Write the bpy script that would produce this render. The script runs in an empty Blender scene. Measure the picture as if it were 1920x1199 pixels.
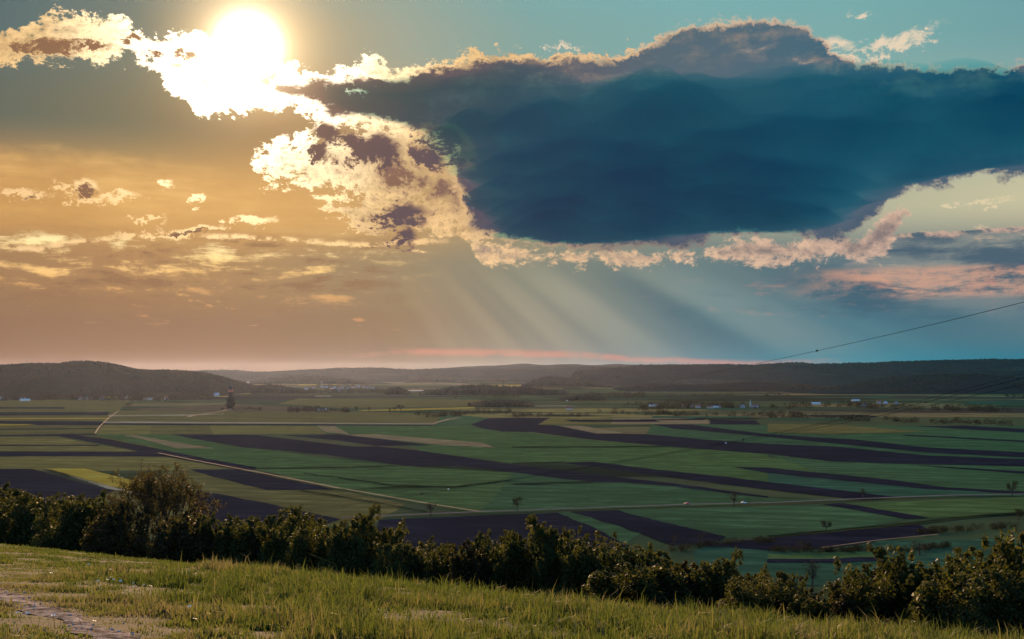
import bpy, math, random
import numpy as np
from mathutils import Vector, noise as mnoise

# ------------------------------------------------------------------ camera
FPX = 1920 * 40 / 36.0          # focal length in photograph pixels
HORIZ = 697.0                   # photograph row of the true horizon
PLAIN = -100.0                  # height of the plain below the viewpoint
scene = bpy.context.scene
col = scene.collection
cam_d = bpy.data.cameras.new('camera')
cam_d.lens = 40; cam_d.sensor_width = 36
cam_d.shift_y = (HORIZ - 599.5) / 1920.0
cam_d.clip_start = 0.1; cam_d.clip_end = 90000
cam = bpy.data.objects.new('camera', cam_d); col.objects.link(cam)
cam.location = (0, 0, 0); cam.rotation_euler = (math.radians(90), 0, 0)
scene.camera = cam

HAZE_D = 0.45e-5; HAZE_G = 0.73
# ------------------------------------------------------------------ light
SUN_AZ = math.atan((465 - 960) / FPX)                  # to the left of the view
SUN_EL = math.atan((HORIZ - 88) / FPX * math.cos(SUN_AZ))
SUN_DIR = Vector((math.sin(SUN_AZ) * math.cos(SUN_EL), math.cos(SUN_AZ) * math.cos(SUN_EL), math.sin(SUN_EL)))
sd = bpy.data.lights.new('sun', 'SUN')
sd.energy = 5.0; sd.angle = math.radians(0.6); sd.color = (1.0, 0.62, 0.32)
sun = bpy.data.objects.new('sun', sd); col.objects.link(sun)
sun.rotation_euler = (-SUN_DIR).to_track_quat('-Z', 'Y').to_euler()
sun.location = (0, 0, 400)

vs = scene.view_settings
vs.view_transform = 'Standard'; vs.look = 'None'; vs.exposure = 1.0; vs.gamma = 1.0; vs.use_curve_mapping = False
scene.cycles.use_denoising = True
scene.cycles.use_adaptive_sampling = False
scene.cycles.max_bounces = 6
scene.cycles.diffuse_bounces = 2
scene.cycles.glossy_bounces = 2
scene.cycles.transmission_bounces = 3
scene.cycles.volume_bounces = 0
scene.cycles.transparent_max_bounces = 8
scene.cycles.caustics_reflective = False; scene.cycles.caustics_refractive = False
scene.cycles.sample_clamp_indirect = 3.0

# ------------------------------------------------------------------ sky
world = bpy.data.worlds.new('World'); scene.world = world; world.use_nodes = True
WT = world.node_tree
for n in list(WT.nodes): WT.nodes.remove(n)
world.cycles.sampling_method = 'MANUAL'; world.cycles.sample_map_resolution = 512

def lin(c):
    return tuple((v / 255 / 12.92) if v / 255 <= 0.04045 else ((v / 255 + 0.055) / 1.055) ** 2.4 for v in c)

class E:
    """a float or colour socket of the sky tree, with arithmetic"""
    def __init__(s, sock): s.s = sock
    def __add__(a, b): return M('ADD', a, b)
    __radd__ = __add__
    def __sub__(a, b): return M('SUBTRACT', a, b)
    def __rsub__(a, b): return M('SUBTRACT', b, a)
    def __mul__(a, b): return M('MULTIPLY', a, b)
    __rmul__ = __mul__
    def __truediv__(a, b): return M('DIVIDE', a, b)
    def __neg__(a): return M('MULTIPLY', a, -1.0)
def put(sock, v):
    if isinstance(v, E): WT.links.new(v.s, sock)
    else: sock.default_value = v
def M(op, *args, clamp=False):
    n = WT.nodes.new('ShaderNodeMath'); n.operation = op; n.use_clamp = clamp
    for i, v in enumerate(args): put(n.inputs[i], v)
    return E(n.outputs[0])
def mx(a, b): return M('MAXIMUM', a, b)
def mn(a, b): return M('MINIMUM', a, b)
def sstep(x, lo, hi, a=0.0, b=1.0):
    n = WT.nodes.new('ShaderNodeMapRange'); n.interpolation_type = 'SMOOTHSTEP'
    for k, v in zip((0, 1, 2, 3, 4), (x, lo, hi, a, b)): put(n.inputs[k], v)
    return E(n.outputs[0])
def lstep(x, lo, hi, a=0.0, b=1.0):
    n = WT.nodes.new('ShaderNodeMapRange'); n.interpolation_type = 'LINEAR'; n.clamp = True
    for k, v in zip((0, 1, 2, 3, 4), (x, lo, hi, a, b)): put(n.inputs[k], v)
    return E(n.outputs[0])
def vec(x, y, z):
    n = WT.nodes.new('ShaderNodeCombineXYZ')
    for i, v in enumerate((x, y, z)): put(n.inputs[i], v)
    return E(n.outputs[0])
def fbm(x, y, z, scale, detail=6, rough=0.55, dist=0.0, lac=2.1):
    n = WT.nodes.new('ShaderNodeTexNoise'); n.noise_dimensions = '3D'
    put(n.inputs['Vector'], vec(x, y, z))
    n.inputs['Scale'].default_value = scale; n.inputs['Detail'].default_value = detail
    n.inputs['Roughness'].default_value = rough; n.inputs['Distortion'].default_value = dist
    n.inputs['Lacunarity'].default_value = lac
    return E(n.outputs['Fac']), E(n.outputs['Color'])
def sepc(c):
    n = WT.nodes.new('ShaderNodeSeparateXYZ'); put(n.inputs[0], c)
    return [E(o) for o in n.outputs]
def ramp(x, stops, lo, hi):
    """colour along x; stops = [(x, linear rgb)]"""
    n = WT.nodes.new('ShaderNodeValToRGB'); cr = n.color_ramp; cr.interpolation = 'EASE' if False else 'LINEAR'
    st = sorted(stops)
    while len(cr.elements) < len(st): cr.elements.new(0.5)
    for e, (p, c) in zip(cr.elements, st):
        e.position = min(1, max(0, (p - lo) / (hi - lo)))
    for e, (p, c) in zip(cr.elements, st):
        e.color = (*c, 1)
    put(n.inputs[0], lstep(x, lo, hi))
    return E(n.outputs[0])
def curve(x, pts, lo, hi, ylo, yhi):
    """float curve y(x)"""
    n = WT.nodes.new('ShaderNodeFloatCurve'); cu = n.mapping.curves[0]
    n.mapping.use_clip = True
    P = [((p - lo) / (hi - lo), (q - ylo) / (yhi - ylo)) for p, q in sorted(pts)]
    cu.points[0].location = P[0]; cu.points[1].location = P[-1]
    for q in P[1:-1]: cu.points.new(*q)
    for q in cu.points: q.handle_type = 'AUTO_CLAMPED'
    n.mapping.update()
    n.inputs[0].default_value = 1.0
    put(n.inputs[1], lstep(x, lo, hi))
    return E(n.outputs[0]) * (yhi - ylo) + ylo
def cmix(f, a, b, mode='MIX'):
    n = WT.nodes.new('ShaderNodeMix'); n.data_type = 'RGBA'; n.blend_type = mode; n.clamp_factor = True
    put(n.inputs[0], f)
    for i, v in ((6, a), (7, b)):
        if isinstance(v, E): WT.links.new(v.s, n.inputs[i])
        else: n.inputs[i].default_value = (*v, 1)
    return E(n.outputs[2])
def cscale(c, f):
    n = WT.nodes.new('ShaderNodeVectorMath'); n.operation = 'SCALE'
    if isinstance(c, E): WT.links.new(c.s, n.inputs[0])
    else: n.inputs[0].default_value = c
    put(n.inputs['Scale'], f)
    return E(n.outputs[0])
def cadd(a, b):
    n = WT.nodes.new('ShaderNodeVectorMath'); n.operation = 'ADD'
    WT.links.new(a.s, n.inputs[0]); WT.links.new(b.s, n.inputs[1])
    return E(n.outputs[0])

def ae(px, py):
    """azimuth and elevation (degrees) of a point of the sky"""
    a = math.atan((px - 960) / FPX)
    return math.degrees(a), math.degrees(math.atan((HORIZ - py) / FPX * math.cos(a)))
SA, SE = math.degrees(SUN_AZ), math.degrees(SUN_EL)

tc = WT.nodes.new('ShaderNodeTexCoord')
dirv = E(tc.outputs['Generated'])
dx, dy, dz = sepc(dirv)
AZ = M('ARCTAN2', dx, dy) * (180 / math.pi)
EL = M('ARCSINE', dz) * (180 / math.pi)
nd = WT.nodes.new('ShaderNodeVectorMath'); nd.operation = 'DOT_PRODUCT'
WT.links.new(dirv.s, nd.inputs[0]); nd.inputs[1].default_value = SUN_DIR
TH = M('ARCCOSINE', mn(E(nd.outputs['Value']), 0.9999999)) * (180 / math.pi)   # angle from the sun

# air: colour rows at several heights, west (sun) side warm, east side blue green
LO, HI = -60, 60
XS = [-40, 250, 500, 750, 1000, 1300, 1600, 1930]
rows = [
 (692, [(136,95,70),(140,98,72),(140,102,77),(138,114,95),(150,138,128),(88,128,142),(40,130,150),(34,118,140)]),
 (622, [(140,106,80),(144,108,80),(144,111,83),(144,117,90),(136,132,118),(92,122,130),(66,118,134),(84,118,130)]),
 (510, [(160,122,84),(170,128,85),(165,130,90),(150,130,100),(128,132,118),(100,124,126),(82,108,120),(96,108,120)]),
 (397, [(196,146,84),(212,162,94),(214,164,96),(192,152,98),(160,146,112),(146,150,132),(178,178,152),(198,192,158)]),
 (244, [(92,102,92),(108,108,88),(138,112,80),(184,150,108),(152,150,130),(140,160,150),(150,174,162),(140,170,164)]),
 (85,  [(76,104,108),(96,114,108),(160,142,108),(150,160,144),(128,164,158),(126,170,168),(122,170,168),(112,160,164)]),
 (-40, [(62,104,118),(84,116,122),(140,150,138),(136,160,150),(120,168,168),(120,174,178),(114,172,178),(100,156,166)]),
]
air = None; pe = None
for py, cs in rows:
    st = [(ae(x, py)[0], lin(c)) for x, c in zip(XS, cs)]
    st = [(-60, lin(cs[0]))] + st + [(60, lin(cs[-1]))]
    r = ramp(AZ, st, LO, HI)
    e = ae(960, py)[1]
    air = r if air is None else cmix(sstep(EL, pe, e), air, r)
    pe = e

# turbulence shared by every cloud
w1f, w1c = fbm(AZ, EL * 1.2, 3.1, 0.20, 2, 0.55)
wa, wb, wc = sepc(w1c)
A1 = AZ + (wa - 0.5) * 2.2
E1 = EL + (wb - 0.5) * 1.5
puff = fbm(A1, E1 * 1.35, 7.7, 0.42, 8, 0.64, lac=2.2)[0]      # billows
puff2 = fbm(A1, E1 * 1.45, 17.7, 0.95, 6, 0.66, lac=2.2)[0]
fine = fbm(A1, E1 * 1.4, 1.3, 2.6, 5, 0.70)[0]
AS = AZ + (wa - 0.5) * 3.0; ES = EL + (wb - 0.5) * 0.7
strat = fbm(AS * 0.17, ES, 5.0, 1.25, 7, 0.62)[0]     # flat drawn-out bands
strat2 = fbm(AS * 0.30, ES * 1.25, 9.0, 1.6, 5, 0.6)[0]
softn = fbm(AZ * 0.55, ES, 21.0, 0.55, 3, 0.5)[0]
Q1 = (softn - 0.5) * 4.0
B1 = (puff - 0.5) * 4.4; B2 = (puff2 - 0.5) * 4.4; F1 = (fine - 0.5) * 4.4; S1 = (strat - 0.5) * 4.4; S2 = (strat2 - 0.5) * 4.4

def edge(pts, ymin=-4, ymax=24):
    return [ae(x, y) for x, y in pts]
def tb(pts, a=None, lo=-34, hi=34):
    return curve(AZ if a is None else a, edge(pts), lo, hi, -4, 24)

# light that clouds take from the sun, by distance from it
lit_col = ramp(TH, [(0, (7, 6.2, 5)), (3, (4.2, 3.5, 2.5)), (6, (1.9, 1.48, 0.88)), (9, (1.12, 0.76, 0.36)), (11, (0.98, 0.63, 0.28)),
                    (14, (0.93, 0.60, 0.29)), (19, (0.88, 0.57, 0.31)), (26, (0.76, 0.51, 0.34)), (36, (0.66, 0.44, 0.33)), (60, (0.5, 0.42, 0.38))], 0, 60)
core_col = ramp(AZ, [(-40, lin((150,112,80))), (ae(0,0)[0], lin((146,106,74))), (ae(330,0)[0], lin((140,100,72))), (ae(560,0)[0], lin((84,64,68))), (ae(800,0)[0], lin((80,70,84))),
                     (ae(980,0)[0], lin((88,86,102))), (ae(1150,0)[0], lin((92,98,112))), (ae(1300,0)[0], lin((94,100,114))),
                     (ae(1600,0)[0], lin((96,110,124))), (ae(1920,0)[0], lin((86,110,124))), (60, lin((80,104,118)))], LO, HI)

sky = air
sig = {}
def over(base, colr, alpha): return cmix(alpha, base, colr)

# 1 thin high veil on the left, with an oblique upper edge
vtop = tb([(-300,262),(-40,274),(120,285),(300,303),(480,340),(620,372),(760,420),(900,520),(1000,690)])
vd = vtop - EL + Q1 * 0.35 + S1 * 0.22
va = sstep(vd, -0.3, 0.7) * sstep(EL, 5.6, 8.2) * sstep(AZ, 2, -8)
veil_c = cmix(sstep(S1 * 0.5 + Q1 * 0.6, -0.7, 0.9), lin((196,146,86)), lin((240,190,116)))
sky = over(sky, veil_c, va * (0.55 + S1 * 0.22))

# 2 drawn-out bands, left (golden) and right (rose)
bl = sstep(EL + Q1 * 0.5, 2.4, 4.4) * sstep(EL, 7.0, 6.0) * sstep(AZ, -3.0, -9.5)
band = S1 * 1.0 + F1 * 0.16 + B2 * 0.22
b_hi = sstep(band, 0.05, 0.85)
b_dk = sstep(band, -0.10, -0.60)
gold = ramp(EL, [(2.5, lin((196,140,90))), (4.0, lin((226,170,104))), (5.2, lin((250,206,130))), (6.6, lin((255,236,176)))], 2.5, 6.6)
sky = over(sky, cscale(gold, 1.15), b_hi * bl)
sky = over(sky, lin((140,104,74)), b_dk * bl * 0.85)
# bright upper rim of those bands
rim_e = tb([(-300,470),(-40,468),(100,462),(200,448),(300,442),(420,446),(560,452),(680,458),(800,455),(880,452),(1000,470)])
rim = EL - rim_e + B1 * 0.16 + F1 * 0.06
sky = over(sky, lit_col, sstep(rim, -0.16, -0.04) * sstep(rim, 0.2, 0.02) * sstep(AZ, -2.2, -5) * sstep(B2 + F1 * 0.5, -0.5, 0.2))
# isolated low streaks (about 520..760 across)
stk = S2 + F1 * 0.2 + B1 * 0.1
m = sstep(EL, 1.5, 2.3) * sstep(EL, 5.0, 4.2) * sstep(AZ, -3.5, -8)
sky = over(sky, cmix(sstep(EL, 2.4, 4.2), lin((206,146,100)), lin((244,188,114))), sstep(stk, 0.55, 1.1) * m * 0.8)

# right side: grey-blue stratus with lit rims, rose bands
rtop = tb([(1400,520),(1560,500),(1640,470),(1690,436),(1780,434),(1860,428),(1960,426),(2200,420)])
rd = rtop - EL + F1 * 0.10 + B1 * 0.10
rm = sstep(AZ, ae(1560,0)[0], ae(1690,0)[0])
ra = sstep(rd, 0.0, 0.10) * sstep(EL, 2.0, 4.5) * rm
rgrey = cmix(sstep(S1 + B1 * 0.4, -0.4, 0.5), lin((72,96,112)), lin((128,136,134)))
sky = over(sky, rgrey, ra * 0.95)
sky = over(sky, cscale(lit_col, 0.92), sstep(rd, -0.04, 0.06) * sstep(rd, 0.34, 0.08) * rm * sstep(B2, -0.5, 0.1) * 0.9)
sky = over(sky, lin((226,184,148)), sstep(S1 + F1 * 0.25, 0.3, 1.0) * ra * sstep(EL, 4.6, 5.6) * 0.75)
pk = sstep(EL, 3.3, 3.8) * sstep(EL, 5.1, 4.7) * sstep(AZ, ae(1440,0)[0], ae(1640,0)[0])
pk2 = sstep(EL, 2.2, 2.9) * sstep(EL, 4.9, 4.0) * sstep(AZ, ae(1080,0)[0], ae(1500,0)[0])
sky = over(sky, lin((216,160,132)), sstep(S1 * 0.8 + F1 * 0.25 + B2 * 0.25 + 0.25, -0.3, 0.7) * pk * 0.9)
sky = over(sky, lin((196,138,124)), sstep(S2 + F1 * 0.2 + B2 * 0.2, 0.3, 1.1) * pk2 * 0.6)
sky = over(sky, lin((60,92,110)), sstep(S1 + B2 * 0.2, 0.0, -0.8) * pk2 * 0.6)
# last rose light just above the horizon
pz = EL - tb([(-300,640),(500,668),(640,664),(760,660),(900,663),(1100,668),(1240,677),(1420,681),(1560,678),(1700,684),(2200,690)])
pa = sstep(pz + F1 * 0.03 + S1 * 0.12, -0.28, 0.0) * sstep(pz + S1 * 0.12, 0.26, 0.0) * sstep(AZ, ae(560,0)[0], ae(760,0)[0]) * sstep(AZ, ae(1700,0)[0], ae(1380,0)[0])
sky = over(sky, lin((224,138,116)), pa * sstep(S2 + Q1, -0.9, 0.5) * 0.55)

# 3 bright broken clouds round the sun -------------------------------
def layer(top, bot, az_lo=None, az_hi=None, lo=-34, hi=34):
    t = tb(top); b = tb(bot)
    return mn(t - EL, EL - b)
tL = [(-300,70),(-40,62),(0,58),(50,48),(90,30),(150,22),(200,30),(245,36),(300,55),(345,52),(390,72),(430,110),(470,122),(520,114),(560,122),(610,126),(660,120),(700,106),(740,112),(790,120),(850,100),(900,92),(950,86),(1000,96),(1100,98),(1180,84),(1300,120)]
bL = [(-300,112),(-40,116),(0,118),(60,114),(150,118),(230,122),(290,128),(300,165),(312,182),(345,184),(365,222),(420,216),(480,206),(520,210),(580,222),(650,248),(740,262),(820,250),(1300,240)]
dL = layer(tL, bL) * 0.85 + B1 * 0.45 + B2 * 0.36 + F1 * 0.30 - 0.05
tC = [(380,560),(450,420),(476,285),(520,250),(570,236),(630,228),(760,232),(830,250),(890,290),(940,420),(1000,640)]
bC = [(380,150),(450,230),(476,315),(500,342),(560,346),(600,352),(640,372),(700,405),(760,420),(830,446),(890,450),(940,400),(1000,200)]
dC = layer(tC, bC) * 0.8 + B2 * 0.62 + F1 * 0.40 + B1 * 0.75 - 0.12
# ragged lower shelf (580..880, 360..460)
tD = [(480,640),(540,440),(575,385),(640,362),(720,352),(840,362),(900,400),(950,500),(1010,640)]
bD = [(480,220),(540,400),(590,412),(650,432),(700,462),(760,466),(830,458),(890,470),(950,440),(1010,240)]
dD = layer(tD, bD) * 0.8 + B1 * 0.40 + S1 * 0.65 + F1 * 0.40 + B2 * 0.3 - 0.2
def bright(sky, d, soft, thick, warm=1.0):
    a = sstep(d, 0.0, soft)
    body = cmix(sstep(d * 0.6 + B2 * 0.55 + F1 * 0.30, thick * 0.6, thick * 0.6 + 1.1), cscale(lit_col, warm), cmix(0.35, core_col, lin((176,124,78))))
    return over(sky, body, a)
torn = sstep(B2 * 0.5 + F1 * 0.7 + S1 * 0.25, -0.9, 0.9, 0.42, 1.12)
sky = bright(sky, dD, 0.22, 0.45, torn)
sky = bright(sky, dC, 0.26, 0.60, torn)
sky = bright(sky, dL, 0.22, 0.75, sstep(B2 * 0.6 + F1 * 0.6, -1.0, 0.9, 0.40, 1.05))

AW = AZ + B2 * 0.55 + F1 * 0.30; EW = EL + B1 * 0.45 + F1 * 0.26
def blob(px, py, rx, ry, tilt=0.0):
    a0, e0 = ae(px, py); k = 180 / math.pi / FPX
    c, s = math.cos(tilt), math.sin(tilt)
    X = (AW - a0); Y = (EW - e0)
    x = X * (c / (rx * k)) + Y * (s / (rx * k)); y = Y * (c / (ry * k)) - X * (s / (ry * k))
    return 1.0 - M('SQRT', x * x + y * y)
# small separate bright clouds
sm = None
for b in [(46,366,62,11,0),(150,352,42,24,0),(205,376,80,9,0.06),(305,340,30,12,-0.6),(372,370,14,12,0),(470,414,66,13,0.12),(360,430,92,8,0),(285,408,30,6,0),(620,372,50,10,0.1),(300,440,110,6,0.03)]:
    q = blob(*b); sm = q if sm is None else mx(sm, q)
dS = sm * 1.25 + B2 * 0.50 + F1 * 0.62 - 0.25
sa = sstep(dS, -0.05, 0.55)
sky = over(sky, cmix(sstep(dS + B1 * 0.35, 1.15, 1.7), cscale(lit_col, 1.0), core_col), sa)

# fringe under the bank: lit billows
tF = [(760,640),(830,470),(880,440),(960,452),(1100,462),(1200,462),(1330,460),(1360,436),(1480,440),(1600,436),(1660,395),(1690,380),(1720,430),(1780,600)]
bF = [(760,300),(830,420),(880,462),(905,496),(960,500),(1090,500),(1112,492),(1180,508),(1240,504),(1300,496),(1340,502),(1440,504),(1560,494),(1640,492),(1668,470),(1690,430),(1720,400),(1780,250)]
dF = layer(tF, bF) + B1 * 0.40 + B2 * 0.32 + F1 * 0.30 - 0.12
fa = sstep(dF, -0.05, 0.36)
fcol = cmix(sstep(B2 * 0.7 + F1 * 0.7 - dF * 0.9, -1.2, 0.5), cmix(0.8, lit_col, lin((96,96,108))), cscale(lit_col, 1.08))
sky = over(sky, fcol, fa)

# small high wisps, top right
hw = None
for b in [(1610,22,40,10,0.2),(1680,80,95,30,0.12),(1610,104,130,22,0.02),(1570,84,60,26,-0.4),(1060,88,60,6,0),(1735,62,16,12,0.6),(1560,118,60,8,0)]:
    q = blob(*b); hw = q if hw is None else mx(hw, q)
dW = hw * 0.95 + B2 * 0.45 + F1 * 0.55 + S1 * 0.2 - 0.22
sky = over(sky, lin((238,214,184)), sstep(dW, 0.0, 0.7) * 0.9)
for b, ccc in (((1830,370,70,8,0.1), (232,212,172)), ((1870,378,40,8,0), (236,214,172)), ((1836,418,20,5,0), (232,206,164))):
    sky = over(sky, lin(ccc), sstep(blob(*b) * 0.8 + F1 * 0.6 + B2 * 0.3 - 0.15, 0.0, 0.7) * 0.7)

# 4 the great dark bank -----------------------------------------------
tB = [(440,168),(480,150),(520,140),(560,136),(620,134),(680,140),(740,134),(800,124),(860,110),(900,104),(960,100),(1050,104),(1120,102),(1180,92),(1230,72),(1262,54),(1310,43),(1400,37),(1470,40),(1520,56),(1560,84),(1620,112),(1690,122),(1760,124),(1850,124),(1920,120),(2300,96)]
bB = [(440,150),(480,156),(520,184),(580,212),(650,232),(720,240),(780,258),(826,300),(850,335),(868,390),(882,440),(950,456),(1000,462),(1100,474),(1200,470),(1310,470),(1340,452),(1420,440),(1500,446),(1580,452),(1615,430),(1660,392),(1700,362),(1780,342),(1850,326),(1920,330),(2300,270)]
soft_b = B1 * 0.34 + F1 * 0.20 + B2 * 0.26
bfac = 1.0 - 0.72 * sstep(AZ, ae(770,0)[0], ae(840,0)[0]) * sstep(AZ, ae(930,0)[0], ae(880,0)[0])
dB = mn(tb(tB) - EL, (EL - tb(bB)) * bfac) + soft_b
ab = sstep(dB, -0.08, 0.26)
# the bank's own tone: paler and greyer towards its upper, thinner edge, violet-brown near the sun
tdepth = tb(tB) - EL + Q1 * 0.7
bdepth = (EL - tb(bB)) * bfac + Q1 * 0.5 + B2 * 0.2
up = ramp(AZ, [(ae(500,0)[0], lin((96,72,72))), (ae(760,0)[0], lin((86,74,80))), (ae(1000,0)[0], lin((84,86,98))), (ae(1250,0)[0], lin((84,104,116))), (ae(1500,0)[0], lin((72,104,120))), (ae(1920,0)[0], lin((34,88,110)))], LO, HI)
body = cmix(sstep(tdepth + S1 * 0.35 + (wc - 0.5) * 5.0, 0.2, 4.6), up, core_col)
lowc = ramp(AZ, [(ae(700,0)[0], lin((88,70,76))), (ae(950,0)[0], lin((66,72,92))), (ae(1200,0)[0], lin((54,74,96))), (ae(1400,0)[0], lin((70,84,102))), (ae(1700,0)[0], lin((66,90,110))), (ae(1920,0)[0], lin((60,88,108)))], LO, HI)
body = cmix(sstep(bdepth, 1.9, 0.2) * 0.85, body, lowc)
body = cmix(sstep(tdepth, 2.6, 0.4) * sstep(B1 * 0.5 + B2 * 0.6 + S1 * 0.5, -0.2, 1.3) * sstep(AZ, -4, 2) * 0.65, body, cscale(lit_col, 0.62))
# soft mottling and sunlit gaps
body = cmix(sstep(S1 * 0.45 + B1 * 0.75 + B2 * 0.25 + Q1 * 0.4, -0.1, 1.5) * 0.9 * sstep(tdepth, 8.0, 3.0, 0.40, 1.0), body, cmix(0.2, up, lin((166,154,154))))
body = cmix(sstep(B2 * 0.5 + B1 * 0.5, 0.2, 1.3) * 0.55 * sstep(AZ, 6, -3) , body, lin((128,108,110)))
hole = None
for b in [(676,172,34,9,0),(800,246,40,14,0.3)]:
    q = blob(*b); hole = q if hole is None else mx(hole, q)
hf = sstep(hole * 0.9 + F1 * 0.40 + B2 * 0.55 - 0.30, 0.0, 0.9)
body = cmix(hf * 0.75 * sstep(AZ, 18, 0, 0.35, 1.0), body, cscale(lit_col, 0.85))
# silver lining
lin_w = ramp(AZ, [(-40, (0.5,)*3), (ae(480,0)[0], (0.42,)*3), (ae(900,0)[0], (0.30,)*3), (ae(1100,0)[0], (0.30,)*3), (ae(1400,0)[0], (0.28,)*3), (ae(1900,0)[0], (0.20,)*3)], LO, HI)
lw = sepc(lin_w)[0]
rimb = sstep(dB / lw, 1.5, 0.35) * sstep(B2 + F1 * 0.6, -0.9, 0.0, 0.35, 1.0)
under = sstep(bdepth - tdepth, 1.0, -1.0)     # lower edge: weaker lining to the right
rim_s = rimb * (1.0 - under * sstep(AZ, -6, 8) * 0.75)
bank = cmix(rim_s, body, cscale(lit_col, 0.95))
# broken lit streaks across the crown of the bank
cs = sstep(AZ, ae(1100,0)[0], ae(1250,0)[0]) * sstep(AZ, ae(1760,0)[0], ae(1640,0)[0]) * sstep(tdepth, 3.0, 1.6) * sstep(tdepth, 0.7, 1.3)
bank = cmix(sstep(S1 + F1 * 0.3, 0.3, 1.0) * cs * sstep(tdepth, 1.5, 1.1) * 0.7, bank, lin((226,196,168)))
sky = over(sky, bank, ab)
# dark torn pieces in front of the bright gap
dk = None
for b in [(614,256,34,34,0.3),(598,284,24,24,0),(700,284,72,44,0.1),(652,268,34,22,0),(758,410,64,40,0.1),(754,446,36,22,0),(800,296,50,22,-0.4),(840,270,70,40,-0.5),
          (90,86,76,15,0),(170,84,40,9,0),(255,76,22,8,0),(290,104,24,8,0),(358,102,22,11,0),(160,360,22,13,0),(60,368,10,6,0),(500,150,30,12,0.3),(360,434,44,4,0)]:
    q = blob(*b); dk = q if dk is None else mx(dk, q)
dK = dk * 1.15 + B2 * 0.42 + F1 * 0.38 + B1 * 0.2 - 0.05
kcol = cmix(sstep(dK, 0.1, 0.6), cmix(0.45, core_col, lin((190,140,96))), cmix(0.25, core_col, lin((92,70,70))))
sky = over(sky, kcol, sstep(dK, 0.0, 0.5))

# 5 shafts of light through the gaps, spreading from the sun
PHI = M('ARCTAN2', EL - SE, AZ - SA) * (180 / math.pi)
ry, _ = fbm(PHI, 0.0, 4.0, 0.21, 1, 0.5)
rm = sstep(EL, 6.4, 3.6) * sstep(EL, -1.0, 2.2) * sstep(AZ, -9, 2) * sstep(AZ, 30, 15)
beam = sstep(ry, 0.34, 0.70) * rm
shade = sstep(ry, 0.52, 0.26) * rm
beam_c = ramp(AZ, [(-8, lin((196,160,116))), (2, lin((178,170,146))), (10, lin((140,160,156))), (22, lin((132,142,146)))], LO, HI)
sky = over(sky, beam_c, beam * 0.46)
sky = cmix(shade * 0.34, sky, lin((58,94,112)))

# 6 the sun itself and its glow
sky = cadd(sky, cscale((12.0, 10.0, 7.4), M('EXPONENT', TH * TH * (-1 / 0.95))))
sky = cadd(sky, cscale((1.15, 0.80, 0.42), M('EXPONENT', TH * TH * (-1 / 5.5))))
sky = cadd(sky, cscale((0.42, 0.25, 0.10), M('EXPONENT', TH * (-1 / 3.2))))
sky = cadd(sky, cscale((0.03, 0.015, 0.004), M('EXPONENT', TH * (-1 / 11.0))))

# the rest of the dome: plain daylight sky that carries on from the part in view
ns = WT.nodes.new('ShaderNodeTexSky'); ns.sky_type = 'NISHITA'; ns.sun_disc = False
ns.sun_elevation = SUN_EL; ns.sun_rotation = SUN_AZ; ns.air_density = 1.0; ns.dust_density = 0.5; ns.ozone_density = 6.0
front = sstep(M('ABSOLUTE', AZ), 75, 40) * sstep(EL, 48, 24) * sstep(EL, -6, -3)
bg = WT.nodes.new('ShaderNodeBackground'); bg.inputs['Strength'].default_value = 0.50
WT.links.new(sky.s, bg.inputs['Color'])
bg2 = WT.nodes.new('ShaderNodeBackground'); bg2.inputs['Strength'].default_value = 0.15
WT.links.new(ns.outputs[0], bg2.inputs['Color'])
ms = WT.nodes.new('ShaderNodeMixShader'); put(ms.inputs[0], front)
WT.links.new(bg2.outputs[0], ms.inputs[1]); WT.links.new(bg.outputs[0], ms.inputs[2])
wo = WT.nodes.new('ShaderNodeOutputWorld'); WT.links.new(ms.outputs[0], wo.inputs['Surface'])

# ------------------------------------------------------------------ helpers
def tag(o, label=None, cat=None, group=None, kind=None):
    if label: o['label'] = label
    if cat: o['category'] = cat
    if group: o['group'] = group
    if kind: o['kind'] = kind
    return o
def mesh_obj(name, verts, faces, mat, parent=None, smooth=False, attrs=None):
    me = bpy.data.meshes.new(name)
    verts = np.asarray(verts, dtype=np.float32)
    if isinstance(faces, np.ndarray):
        nf, k = faces.shape
        me.vertices.add(len(verts)); me.vertices.foreach_set('co', verts.ravel())
        me.loops.add(nf * k); me.loops.foreach_set('vertex_index', faces.ravel().astype(np.int32))
        me.polygons.add(nf); me.polygons.foreach_set('loop_start', np.arange(0, nf * k, k, dtype=np.int32))
        me.polygons.foreach_set('loop_total', np.full(nf, k, dtype=np.int32))
        me.update(calc_edges=True)
    else:
        me.from_pydata([tuple(map(float, v)) for v in verts], [], faces); me.update()
    if smooth:
        me.polygons.foreach_set('use_smooth', np.ones(len(me.polygons), dtype=bool))
    for an, arr in (attrs or {}).items():
        at = me.attributes.new(an, 'FLOAT', 'POINT'); at.data.foreach_set('value', np.asarray(arr, dtype=np.float32))
    if mat is not None: me.materials.append(mat)
    o = bpy.data.objects.new(name, me); col.objects.link(o)
    if parent: o.parent = parent
    return o
def empty(name, loc, rz=0.0):
    o = bpy.data.objects.new(name, None); col.objects.link(o); o.location = loc; o.rotation_euler = (0, 0, rz); o.empty_display_size = 0.2
    return o
def copy_tree(o, parent=None):
    c = o.copy(); col.objects.link(c); c.parent = parent
    for ch in list(o.children): copy_tree(ch, c)
    return c

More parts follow.
